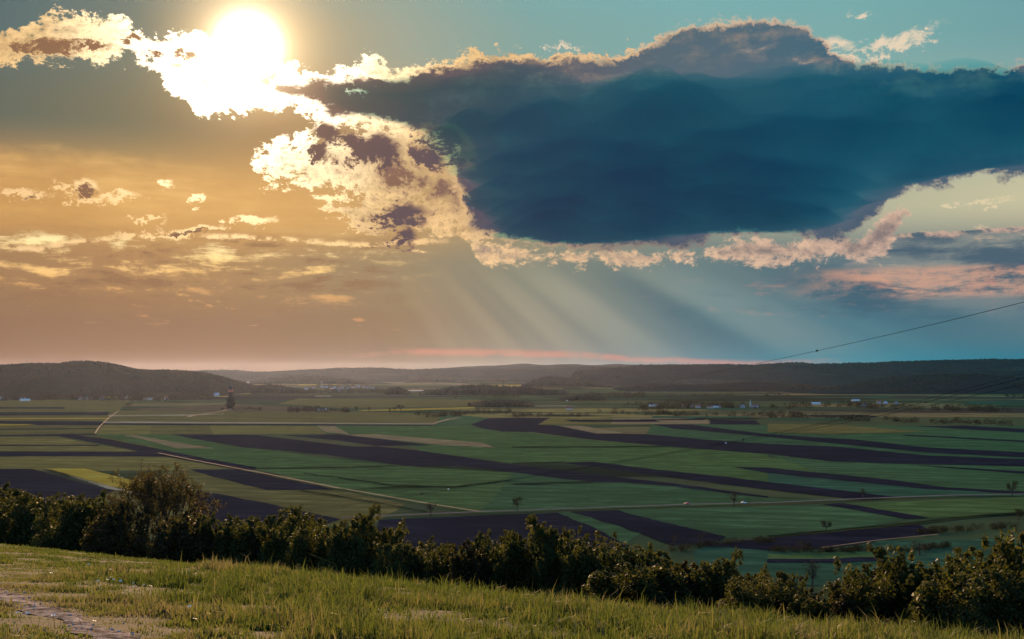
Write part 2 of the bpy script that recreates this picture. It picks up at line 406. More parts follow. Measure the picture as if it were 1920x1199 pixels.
class MB:
    """collects simple solids into one mesh"""
    def __init__(s): s.v = []; s.f = []
    def add(s, v, f):
        b = len(s.v); s.v += [tuple(p) for p in v]; s.f += [tuple(i + b for i in q) for q in f]
    def box(s, x0, x1, y0, y1, z0, z1):
        s.add([(x0,y0,z0),(x1,y0,z0),(x1,y1,z0),(x0,y1,z0),(x0,y0,z1),(x1,y0,z1),(x1,y1,z1),(x0,y1,z1)],
              [(0,3,2,1),(4,5,6,7),(0,1,5,4),(1,2,6,5),(2,3,7,6),(3,0,4,7)])
    def cone(s, c, r0, r1, z0, z1, n=8, top=None):
        top = top or c
        v = [(c[0] + r0 * math.cos(2 * math.pi * i / n), c[1] + r0 * math.sin(2 * math.pi * i / n), z0) for i in range(n)]
        v += [(top[0] + r1 * math.cos(2 * math.pi * i / n), top[1] + r1 * math.sin(2 * math.pi * i / n), z1) for i in range(n)]
        s.add(v, [(i, (i + 1) % n, n + (i + 1) % n, n + i) for i in range(n)] + [tuple(range(n))[::-1], tuple(range(n, 2 * n))])
    def tube(s, pts, rads, n=6):
        pts = [Vector(p) for p in pts]; rings = []
        v = []; f = []
        for i, p in enumerate(pts):
            d = (pts[min(i + 1, len(pts) - 1)] - pts[max(i - 1, 0)]).normalized()
            a = d.orthogonal().normalized(); b = d.cross(a)
            for k in range(n):
                t = 2 * math.pi * k / n
                v.append(p + (a * math.cos(t) + b * math.sin(t)) * rads[i])
        for i in range(len(pts) - 1):
            for k in range(n):
                f.append((i * n + k, i * n + (k + 1) % n, (i + 1) * n + (k + 1) % n, (i + 1) * n + k))
        f.append(tuple(range(n))[::-1]); f.append(tuple(range((len(pts) - 1) * n, len(pts) * n)))
        s.add(v, f)
    def build(s, name, mat, parent=None, smooth=False):
        return mesh_obj(name, s.v, s.f, mat, parent, smooth)

class MT:
    """small material builder"""
    def __init__(s, name):
        s.m = bpy.data.materials.new(name); s.m.use_nodes = True; s.t = s.m.node_tree
        for n in list(s.t.nodes): s.t.nodes.remove(n)
        s.out = s.t.nodes.new('ShaderNodeOutputMaterial')
    def n(s, typ, **kw):
        n = s.t.nodes.new(typ)
        for k, v in kw.items():
            if k.startswith('i_'):
                n.inputs[k[2:].replace('_', ' ')].default_value = v
            else: setattr(n, k, v)
        return n
    def l(s, a, b): s.t.links.new(a, b)
    def mix(s, fac, a, b, mode='MIX'):
        n = s.t.nodes.new('ShaderNodeMix'); n.data_type = 'RGBA'; n.blend_type = mode
        for i, v in ((0, fac), (6, a), (7, b)):
            if hasattr(v, 'is_linked') or hasattr(v, 'links'): s.l(v, n.inputs[i])
            elif i == 0: n.inputs[0].default_value = v
            else: n.inputs[i].default_value = (*v, 1)
        return n.outputs[2]
    def math(s, op, a, b=0.0, clamp=False):
        n = s.t.nodes.new('ShaderNodeMath'); n.operation = op; n.use_clamp = clamp
        for i, v in ((0, a), (1, b)):
            if hasattr(v, 'links'): s.l(v, n.inputs[i])
            else: n.inputs[i].default_value = v
        return n.outputs[0]
    def rng(s, x, lo, hi, a=0.0, b=1.0):
        n = s.t.nodes.new('ShaderNodeMapRange'); n.clamp = True
        s.l(x, n.inputs[0])
        for i, v in zip((1, 2, 3, 4), (lo, hi, a, b)): n.inputs[i].default_value = v
        return n.outputs[0]
    def noise(s, scale, detail=4, rough=0.55, vec=None, stretch=None):
        n = s.t.nodes.new('ShaderNodeTexNoise')
        n.inputs['Scale'].default_value = scale; n.inputs['Detail'].default_value = detail; n.inputs['Roughness'].default_value = rough
        s.l(s.coord(stretch) if vec is None else vec, n.inputs['Vector'])
        return n.outputs['Fac']
    def coord(s, stretch=None, rz=0.0):
        g = s.t.nodes.new('ShaderNodeNewGeometry')
        if stretch is None and rz == 0: return g.outputs['Position']
        m = s.t.nodes.new('ShaderNodeMapping'); m.vector_type = 'POINT'
        m.inputs['Scale'].default_value = stretch or (1, 1, 1); m.inputs['Rotation'].default_value = (0, 0, rz)
        s.l(g.outputs['Position'], m.inputs['Vector']); return m.outputs[0]
    def bsdf(s, colr, rough=0.9, spec=0.2, bump=None, bstr=0.3, bdist=0.1, metal=0.0):
        p = s.t.nodes.new('ShaderNodeBsdfPrincipled')
        if hasattr(colr, 'links'): s.l(colr, p.inputs['Base Color'])
        else: p.inputs['Base Color'].default_value = (*colr, 1)
        p.inputs['Roughness'].default_value = rough; p.inputs['Specular IOR Level'].default_value = spec; p.inputs['Metallic'].default_value = metal
        if bump is not None:
            b = s.t.nodes.new('ShaderNodeBump'); b.inputs['Strength'].default_value = bstr; b.inputs['Distance'].default_value = bdist
            s.l(bump, b.inputs['Height']); s.l(b.outputs[0], p.inputs['Normal'])
        return p.outputs[0]
    def matte(s, colr):
        d = s.t.nodes.new('ShaderNodeBsdfDiffuse'); d.inputs['Roughness'].default_value = 0.6
        s.l(colr, d.inputs['Color']); return d.outputs[0]
    def done(s, sh): s.l(sh, s.out.inputs['Surface']); return s.m

def plain_mat(name, c, rough=0.85, spec=0.2, var=0.25, scale=1.0, metal=0.0):
    m = MT(name); n = m.noise(scale, 4)
    c1 = tuple(v * (1 - var) for v in c); c2 = tuple(min(1, v * (1 + var)) for v in c)
    return m.done(m.bsdf(m.mix(m.rng(n, 0.3, 0.7), c1, c2), rough, spec, metal=metal))

def leaf_mat(name, c1, c2, trans=0.45, rough=0.6):
    """foliage: per-leaf tint, light comes through the leaves"""
    m = MT(name)
    a = m.n('ShaderNodeAttribute', attribute_name='tint')
    oi = m.n('ShaderNodeObjectInfo')
    k = m.math('ADD', m.math('MULTIPLY', a.outputs['Fac'], 0.8), m.math('MULTIPLY', oi.outputs['Random'], 0.2))
    c = m.mix(k, c1, c2)
    d = m.bsdf(c, rough, 0.06)
    t = m.n('ShaderNodeBsdfTranslucent'); m.l(m.mix(0.35, c, (0.15, 0.16, 0.02)), t.inputs['Color'])
    ms = m.n('ShaderNodeMixShader'); ms.inputs[0].default_value = trans
    m.l(d, ms.inputs[1]); m.l(t.outputs[0], ms.inputs[2])
    return m.done(ms.outputs[0])

def gpt(px, py, z=PLAIN):
    """point of the plain that the photograph shows at px, py"""
    Y = FPX * (-z) / (py - HORIZ)
    return ((px - 960) / FPX * Y, Y, z)
def at(px, py, Y):
    return ((px - 960) / FPX * Y, Y, (HORIZ - py) / FPX * Y)

rng = np.random.default_rng(7)
random.seed(7)

# ------------------------------------------------------------------ the plain
def far_land():
    m = MT('far_land')
    v1 = m.n('ShaderNodeTexVoronoi', feature='F1'); v1.inputs['Scale'].default_value = 1.0; v1.inputs['Randomness'].default_value = 0.9
    m.l(m.coord((1 / 800, 1 / 300, 0), 0.25), v1.inputs['Vector'])
    sep = m.n('ShaderNodeSeparateColor'); m.l(v1.outputs['Color'], sep.inputs[0])
    cr = m.n('ShaderNodeValToRGB'); cr.color_ramp.interpolation = 'CONSTANT'
    stops = [(0, (0.080, 0.092, 0.034)), (0.20, (0.045, 0.066, 0.026)), (0.40, (0.110, 0.105, 0.040)), (0.55, (0.060, 0.040, 0.028)), (0.68, (0.20, 0.15, 0.055)), (0.80, (0.060, 0.085, 0.032)), (0.92, (0.30, 0.22, 0.06))]
    e = cr.color_ramp.elements
    while len(e) < len(stops): e.new(0.5)
    for q, (p, c) in zip(e, stops): q.position = p
    for q, (p, c) in zip(e, stops): q.color = (*c, 1)
    m.l(sep.outputs[0], cr.inputs[0])
    w = m.rng(m.noise(1.0, 6, 0.6, m.coord((1 / 1500, 1 / 700, 1))), 0.56, 0.60)
    c = m.mix(w, cr.outputs[0], (0.016, 0.024, 0.011))
    c = m.mix(m.rng(m.noise(1 / 60, 5), 0.3, 0.7, 0.0, 0.5), c, (0.03, 0.036, 0.016))
    return m.done(m.matte(c))
LAND = far_land()
R_ = 14000
gv = []; gx = np.linspace(-R_, R_, 41); gy = np.linspace(-2500, 20500, 41)
for y in gy:
    for x in gx: gv.append((x, y, PLAIN))
gf = np.array([(j * 41 + i, j * 41 + i + 1, (j + 1) * 41 + i + 1, (j + 1) * 41 + i) for j in range(40) for i in range(40)])
tag(mesh_obj('ground', gv, gf, LAND), 'wide flat farmland plain reaching to the far hills', kind='structure')

# crops
def crop(name, c, row=0.0, rowdir=0.3, var=0.32, patch=(0.0, 0.0, 0.0), pamt=0.25, fine=0.35):
    m = MT(name); c = tuple(v * 1.35 for v in c); patch = tuple(v * 1.35 for v in patch)
    n1 = m.noise(1 / 55, 4, 0.6, m.coord((0.35, 1, 1), rowdir)); n2 = m.noise(1 / 3.0, 3, 0.7)
    c1 = tuple(v * (1 - var) for v in c); c2 = tuple(v * (1 + var) for v in c)
    cc = m.mix(m.rng(n1, 0.32, 0.68), c1, c2)
    if pamt: cc = m.mix(m.rng(m.noise(1 / 130, 5, 0.6), 0.5, 0.75, 0.0, pamt), cc, patch)
    cc = m.mix(m.rng(n2, 0.25, 0.75, 0.0, fine), cc, tuple(v * 0.45 for v in c))
    n3 = m.noise(1.0, 3, 0.6, m.coord((0.012, 0.16, 1), rowdir))
    cc = m.mix(m.rng(n3, 0.36, 0.64, 0.0, 0.62), cc, tuple(v * 0.5 for v in c))
    n4 = m.noise(1.0, 4, 0.65, m.coord((0.03, 0.05, 1), rowdir))
    cc = m.mix(m.rng(n4, 0.50, 0.70, 0.0, 0.55), cc, tuple(min(0.4, v * 1.7) for v in c))
    if row:
        w = m.n('ShaderNodeTexWave', wave_type='BANDS', bands_direction='Y'); w.inputs['Scale'].default_value = row; w.inputs['Distortion'].default_value = 0.6
        m.l(m.coord(None, rowdir), w.inputs['Vector'])
        cc = m.mix(m.rng(w.outputs['Fac'], 0.55, 0.95, 0.0, 0.50), cc, tuple(v * 0.55 for v in c))
    return m.done(m.matte(cc))
CROP = {
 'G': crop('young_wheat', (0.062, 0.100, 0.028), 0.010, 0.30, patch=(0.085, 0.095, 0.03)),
 'I': crop('half_shaded_crop', (0.047, 0.088, 0.032), 0.011, 0.32, patch=(0.07, 0.09, 0.03)),  # halfway to the shaded tone, part of the teal shade is in the colour
 'H': crop('shaded_green_crop', (0.032, 0.076, 0.037), 0.012, 0.34, patch=(0.06, 0.08, 0.026)),  # cloud shade over the right plain is mixed into this bluish green
 'O': crop('olive_lit_crop', (0.120, 0.098, 0.028), 0.010, 0.30, patch=(0.115, 0.10, 0.032)),  # olive green with the golden light of the left plain added to its colour
 'L': crop('pale_grass', (0.160, 0.128, 0.034), 0.008, 0.28, patch=(0.12, 0.115, 0.036)),
 'D': crop('ploughed_soil', (0.0150, 0.0150, 0.0195), 0.012, 0.28, patch=(0.020, 0.0175, 0.023), pamt=0.5, fine=0.25),
 'Y': crop('rapeseed', (0.38, 0.25, 0.030), 0.010, 0.26, patch=(0.12, 0.12, 0.03), pamt=0.5),
 'B': crop('stubble', (0.23, 0.155, 0.066), 0.010, 0.3, patch=(0.11, 0.10, 0.04), pamt=0.5),
 'V': crop('vineyard', (0.105, 0.072, 0.034), 0.02, 0.3, patch=(0.10, 0.07, 0.03), pamt=0.4),
 'W': crop('dry_verge', (0.27, 0.20, 0.11), 0.0, 0.3, patch=(0.10, 0.10, 0.05), pamt=0.5),
 'K': crop('field_margin', (0.014, 0.024, 0.010), 0.0, 0.3, pamt=0),
}
def densify(pts, step=6.0):
    out = []
    for i, p in enumerate(pts):
        q = pts[(i + 1) % len(pts)]
        n = max(1, int(math.hypot(q[0] - p[0], (q[1] - p[1]) * 4) / step))
        for k in range(n):
            t = k / n; out.append((p[0] + (q[0] - p[0]) * t, p[1] + (q[1] - p[1]) * t))
    return out
FIELDS = [
 # big green beds first, darker strips and tracks above them
 ('O', [(-60,750),(246,750),(205,785),(178,815),(100,819),(-60,819)], 'green crop strips below the wooded hill at the far left'),
 ('L', [(-60,819),(100,819),(190,835),(312,857),(462,883),(-60,883)], 'broad pale green field at the left beyond the hedge'),
 ('O', [(-60,930),(205,920),(330,882),(352,881),(500,919),(632,919),(760,945),(715,975),(500,1000),(-60,1000)], 'green field behind the tall thin tree'),
 ('G', [(178,815),(318,815),(480,842),(600,858),(780,876),(960,886),(980,905),(960,960),(900,964),(640,919),(480,880),(300,843)], 'large green field in the middle left of the plain'),
 ('L', [(195,797),(283,798),(282,815),(178,815)], 'pale green strip left end beside the slanting track'),
 ('O', [(283,798),(392,798),(400,815),(282,815)], 'second green strip beyond the slanting track'),
 ('L', [(392,798),(590,799),(612,814),(400,815)], 'third paler green strip below the bright dry verge'),
 ('G', [(590,799),(905,799),(1000,812),(1110,826),(1270,840),(1440,852),(1440,905),(1235,882),(1110,867),(960,869),(790,846),(700,815),(612,814)], 'wide green field in the centre of the plain'),
 ('O', [(205,770),(660,772),(830,776),(820,795),(195,791)], 'green fields in front of the tower'),
 ('I', [(830,776),(915,784),(882,797),(815,798)], 'small green field beside the dark hook-shaped field'),
 ('I', [(960,884),(1172,906),(1300,916),(1440,935),(1620,938),(1700,935),(1290,950),(900,964),(930,930)], 'dark green field above the main road'),
 ('G', [(960,850),(1110,848),(1270,842),(1440,858),(1700,882),(1500,886),(1235,868),(1055,862)], 'grey green strip in the right centre'),
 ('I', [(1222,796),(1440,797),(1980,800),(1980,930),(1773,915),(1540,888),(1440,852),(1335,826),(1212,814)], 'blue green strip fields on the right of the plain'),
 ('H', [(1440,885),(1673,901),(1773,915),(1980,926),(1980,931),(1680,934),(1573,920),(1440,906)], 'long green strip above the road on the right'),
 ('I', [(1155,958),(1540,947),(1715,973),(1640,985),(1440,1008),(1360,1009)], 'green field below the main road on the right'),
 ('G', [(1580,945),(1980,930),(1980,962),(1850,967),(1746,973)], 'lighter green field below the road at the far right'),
 ('I', [(1045,963),(1072,961),(1200,1000),(1180,1024),(1105,990)], 'green wedge between two dark fields below the road'),
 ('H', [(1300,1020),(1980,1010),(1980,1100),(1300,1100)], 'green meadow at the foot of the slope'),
 ('G', [(1440,1040),(1640,1034),(1640,1046),(1440,1050)], 'lighter green strip at the foot of the slope'),
 # dark soil
 ('D', [(-60,764),(120,764),(122,767),(-60,767)], 'thin dark strip farthest left under the hill'),
 ('D', [(-60,774),(206,773),(201,779),(-60,780)], 'dark strip left of the slanting track, top one'),
 ('D', [(-60,789),(196,791),(190,798),(75,798),(-60,793)], 'broad dark strip left of the slanting track'),
 ('D', [(-60,805),(181,803.6),(180,805.4),(-60,807)], 'hair-thin dark strip left of the slanting track'),
 ('D', [(-60,817),(176,813.6),(180,816),(100,819),(-60,819.4)], 'dark strip ending at the start of the diagonal field'),
 ('D', [(-60,834.6),(192,834.6),(182,837),(-60,837)], 'narrow dark strip above the pale green field at left'),
 ('D', [(-60,847),(262,847.6),(312,857),(-60,856.6)], 'long dark strip across the left of the plain'),
 ('D', [(100,817),(137,816),(215,826),(300,843),(390,861),(480,877),(480,881.4),(437,880),(312,857),(187,832)], 'dark diagonal ploughed band crossing the left fields'),
 ('D', [(-60,880),(60,880),(130,900),(215,921),(120,960),(-60,960)], 'dark field at the left edge behind the hedge'),
 ('D', [(352,881),(450,881),(480,889),(560,905),(632,919),(500,920),(395,893)], 'dark wedge above the pale farm track'),
 ('D', [(370,920),(480,941),(640,975),(560,1000),(360,1000)], 'dark field seen right of the thin tree behind the hedge'),
 ('D', [(318,815),(480,816.5),(560,826),(665,838.5),(710,838),(790,846),(960,872),(1060,884),(1197,900),(1285,910),(1440,932),(1440,935),(1260,913),(1172,906),(1100,904),(1022,895),(960,886),(860,874),(760,875),(620,855),(520,845),(455,840)], 'great dark ploughed field across the middle of the plain'),
 ('D', [(530,817),(635,815.5),(720,825),(810,836),(705,837),(635,827)], 'smaller dark wedge above the great ploughed field'),
 ('D', [(882,797),(915,785),(960,784),(1033,784),(1008,797),(1042,799),(1120,814),(1212,815),(1335,826),(1440,833),(1566,838),(1740,855),(1980,864),(1980,877),(1673,870),(1556,866),(1440,852),(1272,839),(1110,825),(998,811),(940,810),(900,803)], 'dark hook-shaped field running off to the right'),
 ('D', [(1222,796),(1295,797),(1440,815),(1606,825),(1740,840),(1980,852),(1980,862),(1740,850),(1560,832),(1440,820),(1385,815),(1260,804)], 'dark strip above the hook-shaped field on the right'),
 ('D', [(1332,788),(1417,789),(1426,797),(1332,796)], 'small dark field right of the golden stubble'),
 ('D', [(1715,800),(1810,799),(1980,808),(1980,815),(1815,806)], 'dark strip high on the right of the plain'),
 ('D', [(1690,815.5),(1920,827),(1980,830),(1980,833),(1700,818)], 'thin dark strip on the right below the tan field'),
 ('D', [(1055,869),(1110,867),(1235,882),(1360,895),(1440,905),(1573,920),(1680,933),(1623,938),(1540,931),(1440,919),(1335,906),(1185,887),(1110,876)], 'long dark strip running down to the road on the right'),
 ('D', [(1375,877),(1440,878),(1540,888),(1673,901),(1773,915),(1920,923),(1980,926),(1980,931),(1740,918),(1606,905),(1440,888)], 'curving thin dark strip on the right'),
 ('D', [(1716,873),(1920,885),(1980,888),(1980,894),(1773,878)], 'short dark strip at the right edge'),
 ('D', [(712,976),(1045,963),(1110,990),(1180,1024),(1100,1040),(700,1030)], 'dark violet field just below the main road'),
 ('D', [(1072,961),(1155,958),(1240,980),(1360,1008),(1330,1020),(1260,1024),(1180,995)], 'dark wedge below the road behind the hedge'),
 ('D', [(1543,947),(1580,945),(1746,973),(1700,975)], 'dark wedge below the road at right'),
 ('D', [(1300,1024),(1440,1011),(1720,985),(1755,1000),(1560,1029),(1440,1034)], 'violet ploughed field above the scrub at right'),
 ('D', [(1440,1051),(1660,1047),(1660,1054),(1440,1058)], 'dark strip at the foot of the slope'),
 # yellow and tan
 ('Y', [(-60,785),(206,784.4),(205,786.2),(-60,786.8)], 'thin yellow rapeseed strip at left'),
 ('Y', [(-60,795),(66,796.6),(40,798.4),(-60,798.4)], 'yellow sliver at the left edge'),
 ('Y', [(84,880),(160,880),(225,896),(275,908),(295,928),(205,913)], 'bright yellow rapeseed field beside the thin tree'),
 ('W', [(88,880.5),(84,880),(205,913),(300,935),(300,938),(200,917)], 'dry pale edge of the yellow field'),
 ('B', [(232,817),(252,816.6),(320,829),(402,842),(332,842),(280,828)], 'tan stubble strip right of the diagonal field'),
 ('B', [(640,816),(702,815),(800,823),(905,831),(930,841),(830,836),(690,821)], 'tan strip beside the dark wedge'),
 ('B', [(592,799),(627,800),(655,815),(612,812)], 'small tan patch above the dark wedge'),
 ('W', [(195,791),(480,792.6),(820,795),(812,797),(480,795.6),(193,794.4)], 'long bright dry verge across the plain'),
 ('D', [(193,794.8),(480,796),(812,797.4),(810,798.8),(480,797.6),(190,796.8)], 'thin dark line under the dry verge'),
 ('V', [(236,768),(330,764),(440,758),(560,764),(650,771),(620,774),(300,773)], 'brown vineyard round the tower'),
 ('W', [(203,779.4),(362,778),(420,776),(420,777.4),(360,780.4),(203,781.6)], 'pale strip left of the bend in the farm road'),
 ('L', [(1033,784),(1150,785),(1145,797),(1008,797)], 'light green field left of the golden stubble'),
 ('B', [(1150,785),(1250,785),(1328,787),(1331,796),(1145,797)], 'golden stubble field at the far edge of the plain'),
 ('B', [(1045,799),(1087,799),(1177,814),(1120,814)], 'golden sliver beside the hook-shaped field'),
 ('O', [(1440,796),(1580,798),(1740,811),(1560,815),(1440,812)], 'olive tan field on the right'),
 ('Y', [(670,770),(760,767.6),(890,764),(890,766.6),(770,770.4),(680,771.6)], 'far yellow rapeseed strip beyond the bare trees'),
 ('Y', [(892,723.4),(960,722),(1022,722),(1020,724),(960,725.2),(892,725.8)], 'distant orange strip before the far woods'),
 ('Y', [(1015,737.4),(1056,735.4),(1057,736.8),(1017,739)], 'small distant orange strip'),
 ('W', [(1252,725),(1300,719),(1348,718),(1346,720.4),(1310,723),(1270,725.6)], 'pale distant field below the right-hand woods'),
 ('Y', [(560,721.4),(640,720.6),(640,722.4),(560,723.2)], 'distant orange strip above the white village'),
 ('W', [(592,743),(620,742.4),(622,744.2),(590,744.6)], 'pale patch below the white village'),
 ('L', [(368,738),(440,735),(470,737),(470,740),(380,741)], 'far pale field behind the tower'),
 ('O', [(560,748),(900,750),(960,757),(880,763),(640,766),(520,758)], 'far green fields beyond the tower'),
 ('B', [(700,716),(760,714.4),(900,721),(860,722.6),(740,720)], 'far tan slope in the centre'),
 # thin dark margins
 ('K', [(480,879),(620,878),(745,875),(745,876.2),(620,879.4),(480,880.4)], 'dark margin line across the middle green field'),
 ('K', [(568,921),(690,941),(800,961),(800,962.6),(690,942.6),(566,922.4)], 'dark farm path down to the road'),
 ('K', [(570,888),(740,911),(850,914),(960,901),(960,902.4),(850,915.8),(738,912.6),(570,889.2)], 'dark curved path in the middle field'),
 ('K', [(640,921),(740,914),(850,914),(850,915),(740,916)], 'dark short path joining the farm track'),
 ('K', [(960,839),(1250,838),(1250,839.2),(960,840.6)], 'dark margin right of centre'),
 ('K', [(960,870),(1060,867),(1060,868.4),(960,871.8)], 'dark short margin near the centre'),
 ('K', [(1440,1007),(1720,981),(1850,966),(1980,959),(1980,963),(1850,969),(1720,984),(1440,1010.6)], 'dark ditch bank below the road'),
 ('K', [(960,909),(1110,905),(1110,906.4),(960,911)], 'dark margin above the lower green field'),
]
for i, (k, pts, lab) in enumerate(FIELDS):
    dp = densify(pts)
    z = PLAIN + 0.06 + 0.012 * i
    v = [gpt(x, y) for x, y in dp]
    v = [(a + 2.2 * mnoise.noise((a / 30, b / 30, 1.0)) + 1.2 * mnoise.noise((a / 9, b / 9, 4.0)), b + 3.0 * mnoise.noise((a / 30, b / 30, 7.0)) + 1.6 * mnoise.noise((a / 9, b / 9, 9.0)), z) for a, b, c in v]
    o = mesh_obj('field', v, [tuple(range(len(v)))], CROP[k])
    tag(o, lab, kind='structure')

# distant strip fields between the plain and the hills
rf_ = random.Random(44); FF = 0
for k in range(64):
    py = 708 + 82 * rf_.random() ** 1.3; px = rf_.uniform(-40, 1960)
    if py > 752 and px < 900: continue
    w = rf_.uniform(50, 170) * (0.5 + (py - 700) / 90); h = rf_.uniform(0.8, 2.6) * (0.25 + (py - 700) / 60); sk = rf_.uniform(-25, 45)
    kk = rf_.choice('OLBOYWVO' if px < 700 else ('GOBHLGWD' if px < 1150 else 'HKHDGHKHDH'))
    v = [gpt(a, b) for a, b in densify([(px, py), (px + w, py + rf_.uniform(-0.8, 0.8)), (px + w + sk, py + h), (px + sk, py + h)])]
    FF += 1; z = PLAIN + 0.06 + 0.012 * (len(FIELDS) + FF)
    tag(mesh_obj('field', [(a, b, z) for a, b, c in v], [tuple(range(len(v)))], CROP[kk]), 'one of the distant narrow fields before the hills', kind='structure')

# roads: strips with a real width
def strip(name, pts, w, mat, z, label, kind='structure'):
    P = [Vector(gpt(x, y)) for x, y in pts]; Q = []
    for a, b in zip(P[:-1], P[1:]):
        n = max(1, int((b - a).length / 40)); Q += [a.lerp(b, t / n) for t in range(n)]
    Q.append(P[-1]); v = []
    for i, p in enumerate(Q):
        d = (Q[min(i + 1, len(Q) - 1)] - Q[max(i - 1, 0)]); d.z = 0; d.normalize()
        nrm = Vector((-d.y, d.x, 0)); 
        v += [tuple(p + nrm * w / 2 + Vector((0, 0, z))), tuple(p - nrm * w / 2 + Vector((0, 0, z)))]
    f = [(2 * i, 2 * i + 1, 2 * i + 3, 2 * i + 2) for i in range(len(Q) - 1)]
    return tag(mesh_obj(name, v, f, mat), label, kind=kind)
ASPH = (lambda m: m.done(m.bsdf(m.mix(m.rng(m.noise(0.3, 5), 0.3, 0.7), (0.075, 0.075, 0.078), (0.12, 0.12, 0.12)), 1.0, 0.0)))(MT('worn_asphalt'))
DUST = plain_mat('dusty_track', (0.080, 0.068, 0.054), 1.0, 0.05, 0.3, 0.05)
ZR = 0.06 + 0.012 * (len(FIELDS) + FF) + 0.03
strip('road', [(640,976),(720,972),(900,964),(1100,957),(1290,950),(1440,947),(1600,940),(1770,933),(1990,929)], 4.2, ASPH, ZR, 'pale country road crossing the plain with two cars')
strip('farm_track', [(296,852),(360,865),(430,878.6),(480,888),(560,904),(640,920)], 2.6, DUST, ZR, 'pale dusty farm track running down towards the road')
strip('farm_track', [(648,921),(720,934),(800,948),(900,964)], 2.2, DUST, ZR + 0.05, 'thin lower end of the farm track meeting the road')
strip('farm_track', [(178,815),(188,800),(206,784),(222,772)], 2.2, DUST, ZR, 'slanting track between the left strips and the centre')
strip('farm_track', [(352,784),(363,780.5),(390,776.5),(415,773),(437,767),(452,768.5),(476,769.5)], 6.0, DUST, ZR, 'bright bending road leading up to the tower')
strip('farm_track', [(360,785),(480,783.4),(560,783.6)], 5.0, DUST, ZR + 0.05, 'pale road branch in front of the tower')
strip('farm_track', [(812,796),(842,788),(860,785)], 5.0, DUST, ZR, 'pale track end right of the dry verge')
strip('farm_track', [(1540,1033),(1650,1018),(1760,1007)], 1.6, DUST, ZR, 'pale track below the scrub on the right')
strip('farm_track', [(140,816.6),(190,822),(240,833),(300,843)], 2.4, CROP['L'], ZR, 'light grass lane along the diagonal field')

# ------------------------------------------------------------------ hills on the skyline
def hill_mat(name, c1, c2, c3):
    m = MT(name)
    n = m.noise(1 / 260, 6, 0.62); n2 = m.noise(1 / 26, 4, 0.7)
    c = m.mix(m.rng(n, 0.42, 0.58), c1, c2)
    c = m.mix(m.rng(m.noise(1 / 700, 4, 0.6, m.coord((0.5, 1, 1))), 0.58, 0.64), c, c3)
    c = m.mix(m.rng(n2, 0.3, 0.7, 0.0, 0.6), c, tuple(v * 0.45 for v in c1))
    return m.done(m.matte(c))
HILLM = hill_mat('wooded_hill', (0.026, 0.022, 0.012), (0.040, 0.034, 0.018), (0.085, 0.066, 0.03))
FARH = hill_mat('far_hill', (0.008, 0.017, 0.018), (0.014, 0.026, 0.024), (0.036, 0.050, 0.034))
HILLS = []
def hill(label, prof, Y, depth, mat, rough=6.0, name='hill', nx=160, front=0.45):
    """landform whose crest stands at distance Y with the given skyline"""
    xs = np.array([p[0] for p in prof]); ys = np.array([p[1] for p in prof])
    px = np.linspace(xs[0], xs[-1], nx); py = np.interp(px, xs, ys)
    k = np.array([0.25, 0.5, 0.25]); py = np.convolve(np.pad(py, 1, mode='edge'), k, 'valid')
    crest = (HORIZ - py) / FPX * Y - PLAIN                       # height above the plain
    ny = 26; V = []
    for j in range(ny):
        t = j / (ny - 1)                                          # 0 near foot .. 1 far foot
        if t < 0.5: s = math.sin(t * math.pi) ** 1.25
        else: s = math.cos((t - 0.5) * math.pi)
        y = Y + (t - 0.5) * depth * (2 * front if t < 0.5 else 2 * (1 - front))
        for i in range(nx):
            x = (px[i] - 960) / FPX * Y
            r = (mnoise.fractal((x / 420, y / 420, 3.3), 1.0, 2.0, 5) * rough * (1.6 if 0 < s < 1 else 1)) * min(1, crest[i] / 40)
            V.append((x + (y - Y) * 0.02, y, PLAIN - 0.5 + max(0, crest[i]) * s + (r * s if j not in (0, ny - 1) else -3)))
    F = np.array([(j * nx + i, j * nx + i + 1, (j + 1) * nx + i + 1, (j + 1) * nx + i) for j in range(ny - 1) for i in range(nx - 1)])
    o = tag(mesh_obj(name, V, F, mat, smooth=True), label, kind='structure')
    HILLS.append((np.array(V).reshape(ny, nx, 3), o))
    return o
hill('farthest pale blue ridge in the middle of the skyline', [(560,699),(700,697),(820,692),(860,689),(900,686.5),(960,684),(985,682.5),(1020,685),(1060,683),(1110,685),(1160,683.4),(1250,684.4),(1400,685),(1500,684),(1700,684),(2100,683)], 16000, 5000, FARH, 8)
hill('low far hills left of centre', [(200,699),(330,698),(372,696),(420,694),(480,697),(540,696),(590,694),(620,691.5),(650,690),(700,691),(760,692),(830,691.5),(900,692),(960,691),(1000,690),(1060,688.6),(1100,687),(1150,690),(1220,694),(1300,697)], 12500, 4200, FARH, 7)
hill('long dark ridge on the right of the skyline', [(1080,697),(1150,691),(1190,686),(1250,683.6),(1340,683.2),(1400,685),(1440,681.6),(1490,680),(1525,683),(1560,682.4),(1640,681),(1700,677.4),(1750,675.4),(1820,676),(1870,675),(1920,674),(2000,673),(2150,676)], 9500, 3400, FARH, 6)
hill('broad wooded hill at the left below the sun', [(-420,700),(-260,694),(-100,690),(0,684.5),(50,681),(80,681.4),(105,683),(150,679.4),(185,681),(215,686),(245,693),(280,695),(310,695),(345,698),(380,703),(400,708),(430,718),(452,730),(470,744)], 5200, 1700, HILLM, 7)
hill('dark rounded hill in the right middle distance', [(1430,738),(1520,731),(1600,724),(1640,716),(1700,708),(1760,703.6),(1820,703.4),(1870,708),(1920,713),(2000,716),(2120,728)], 5600, 1500, FARH, 5)
hill('low wooded swell in the right centre', [(1060,742),(1140,733),(1200,727),(1260,723.6),(1340,721.6),(1420,717),(1480,719),(1560,727),(1640,738)], 6200, 1300, FARH, 5)

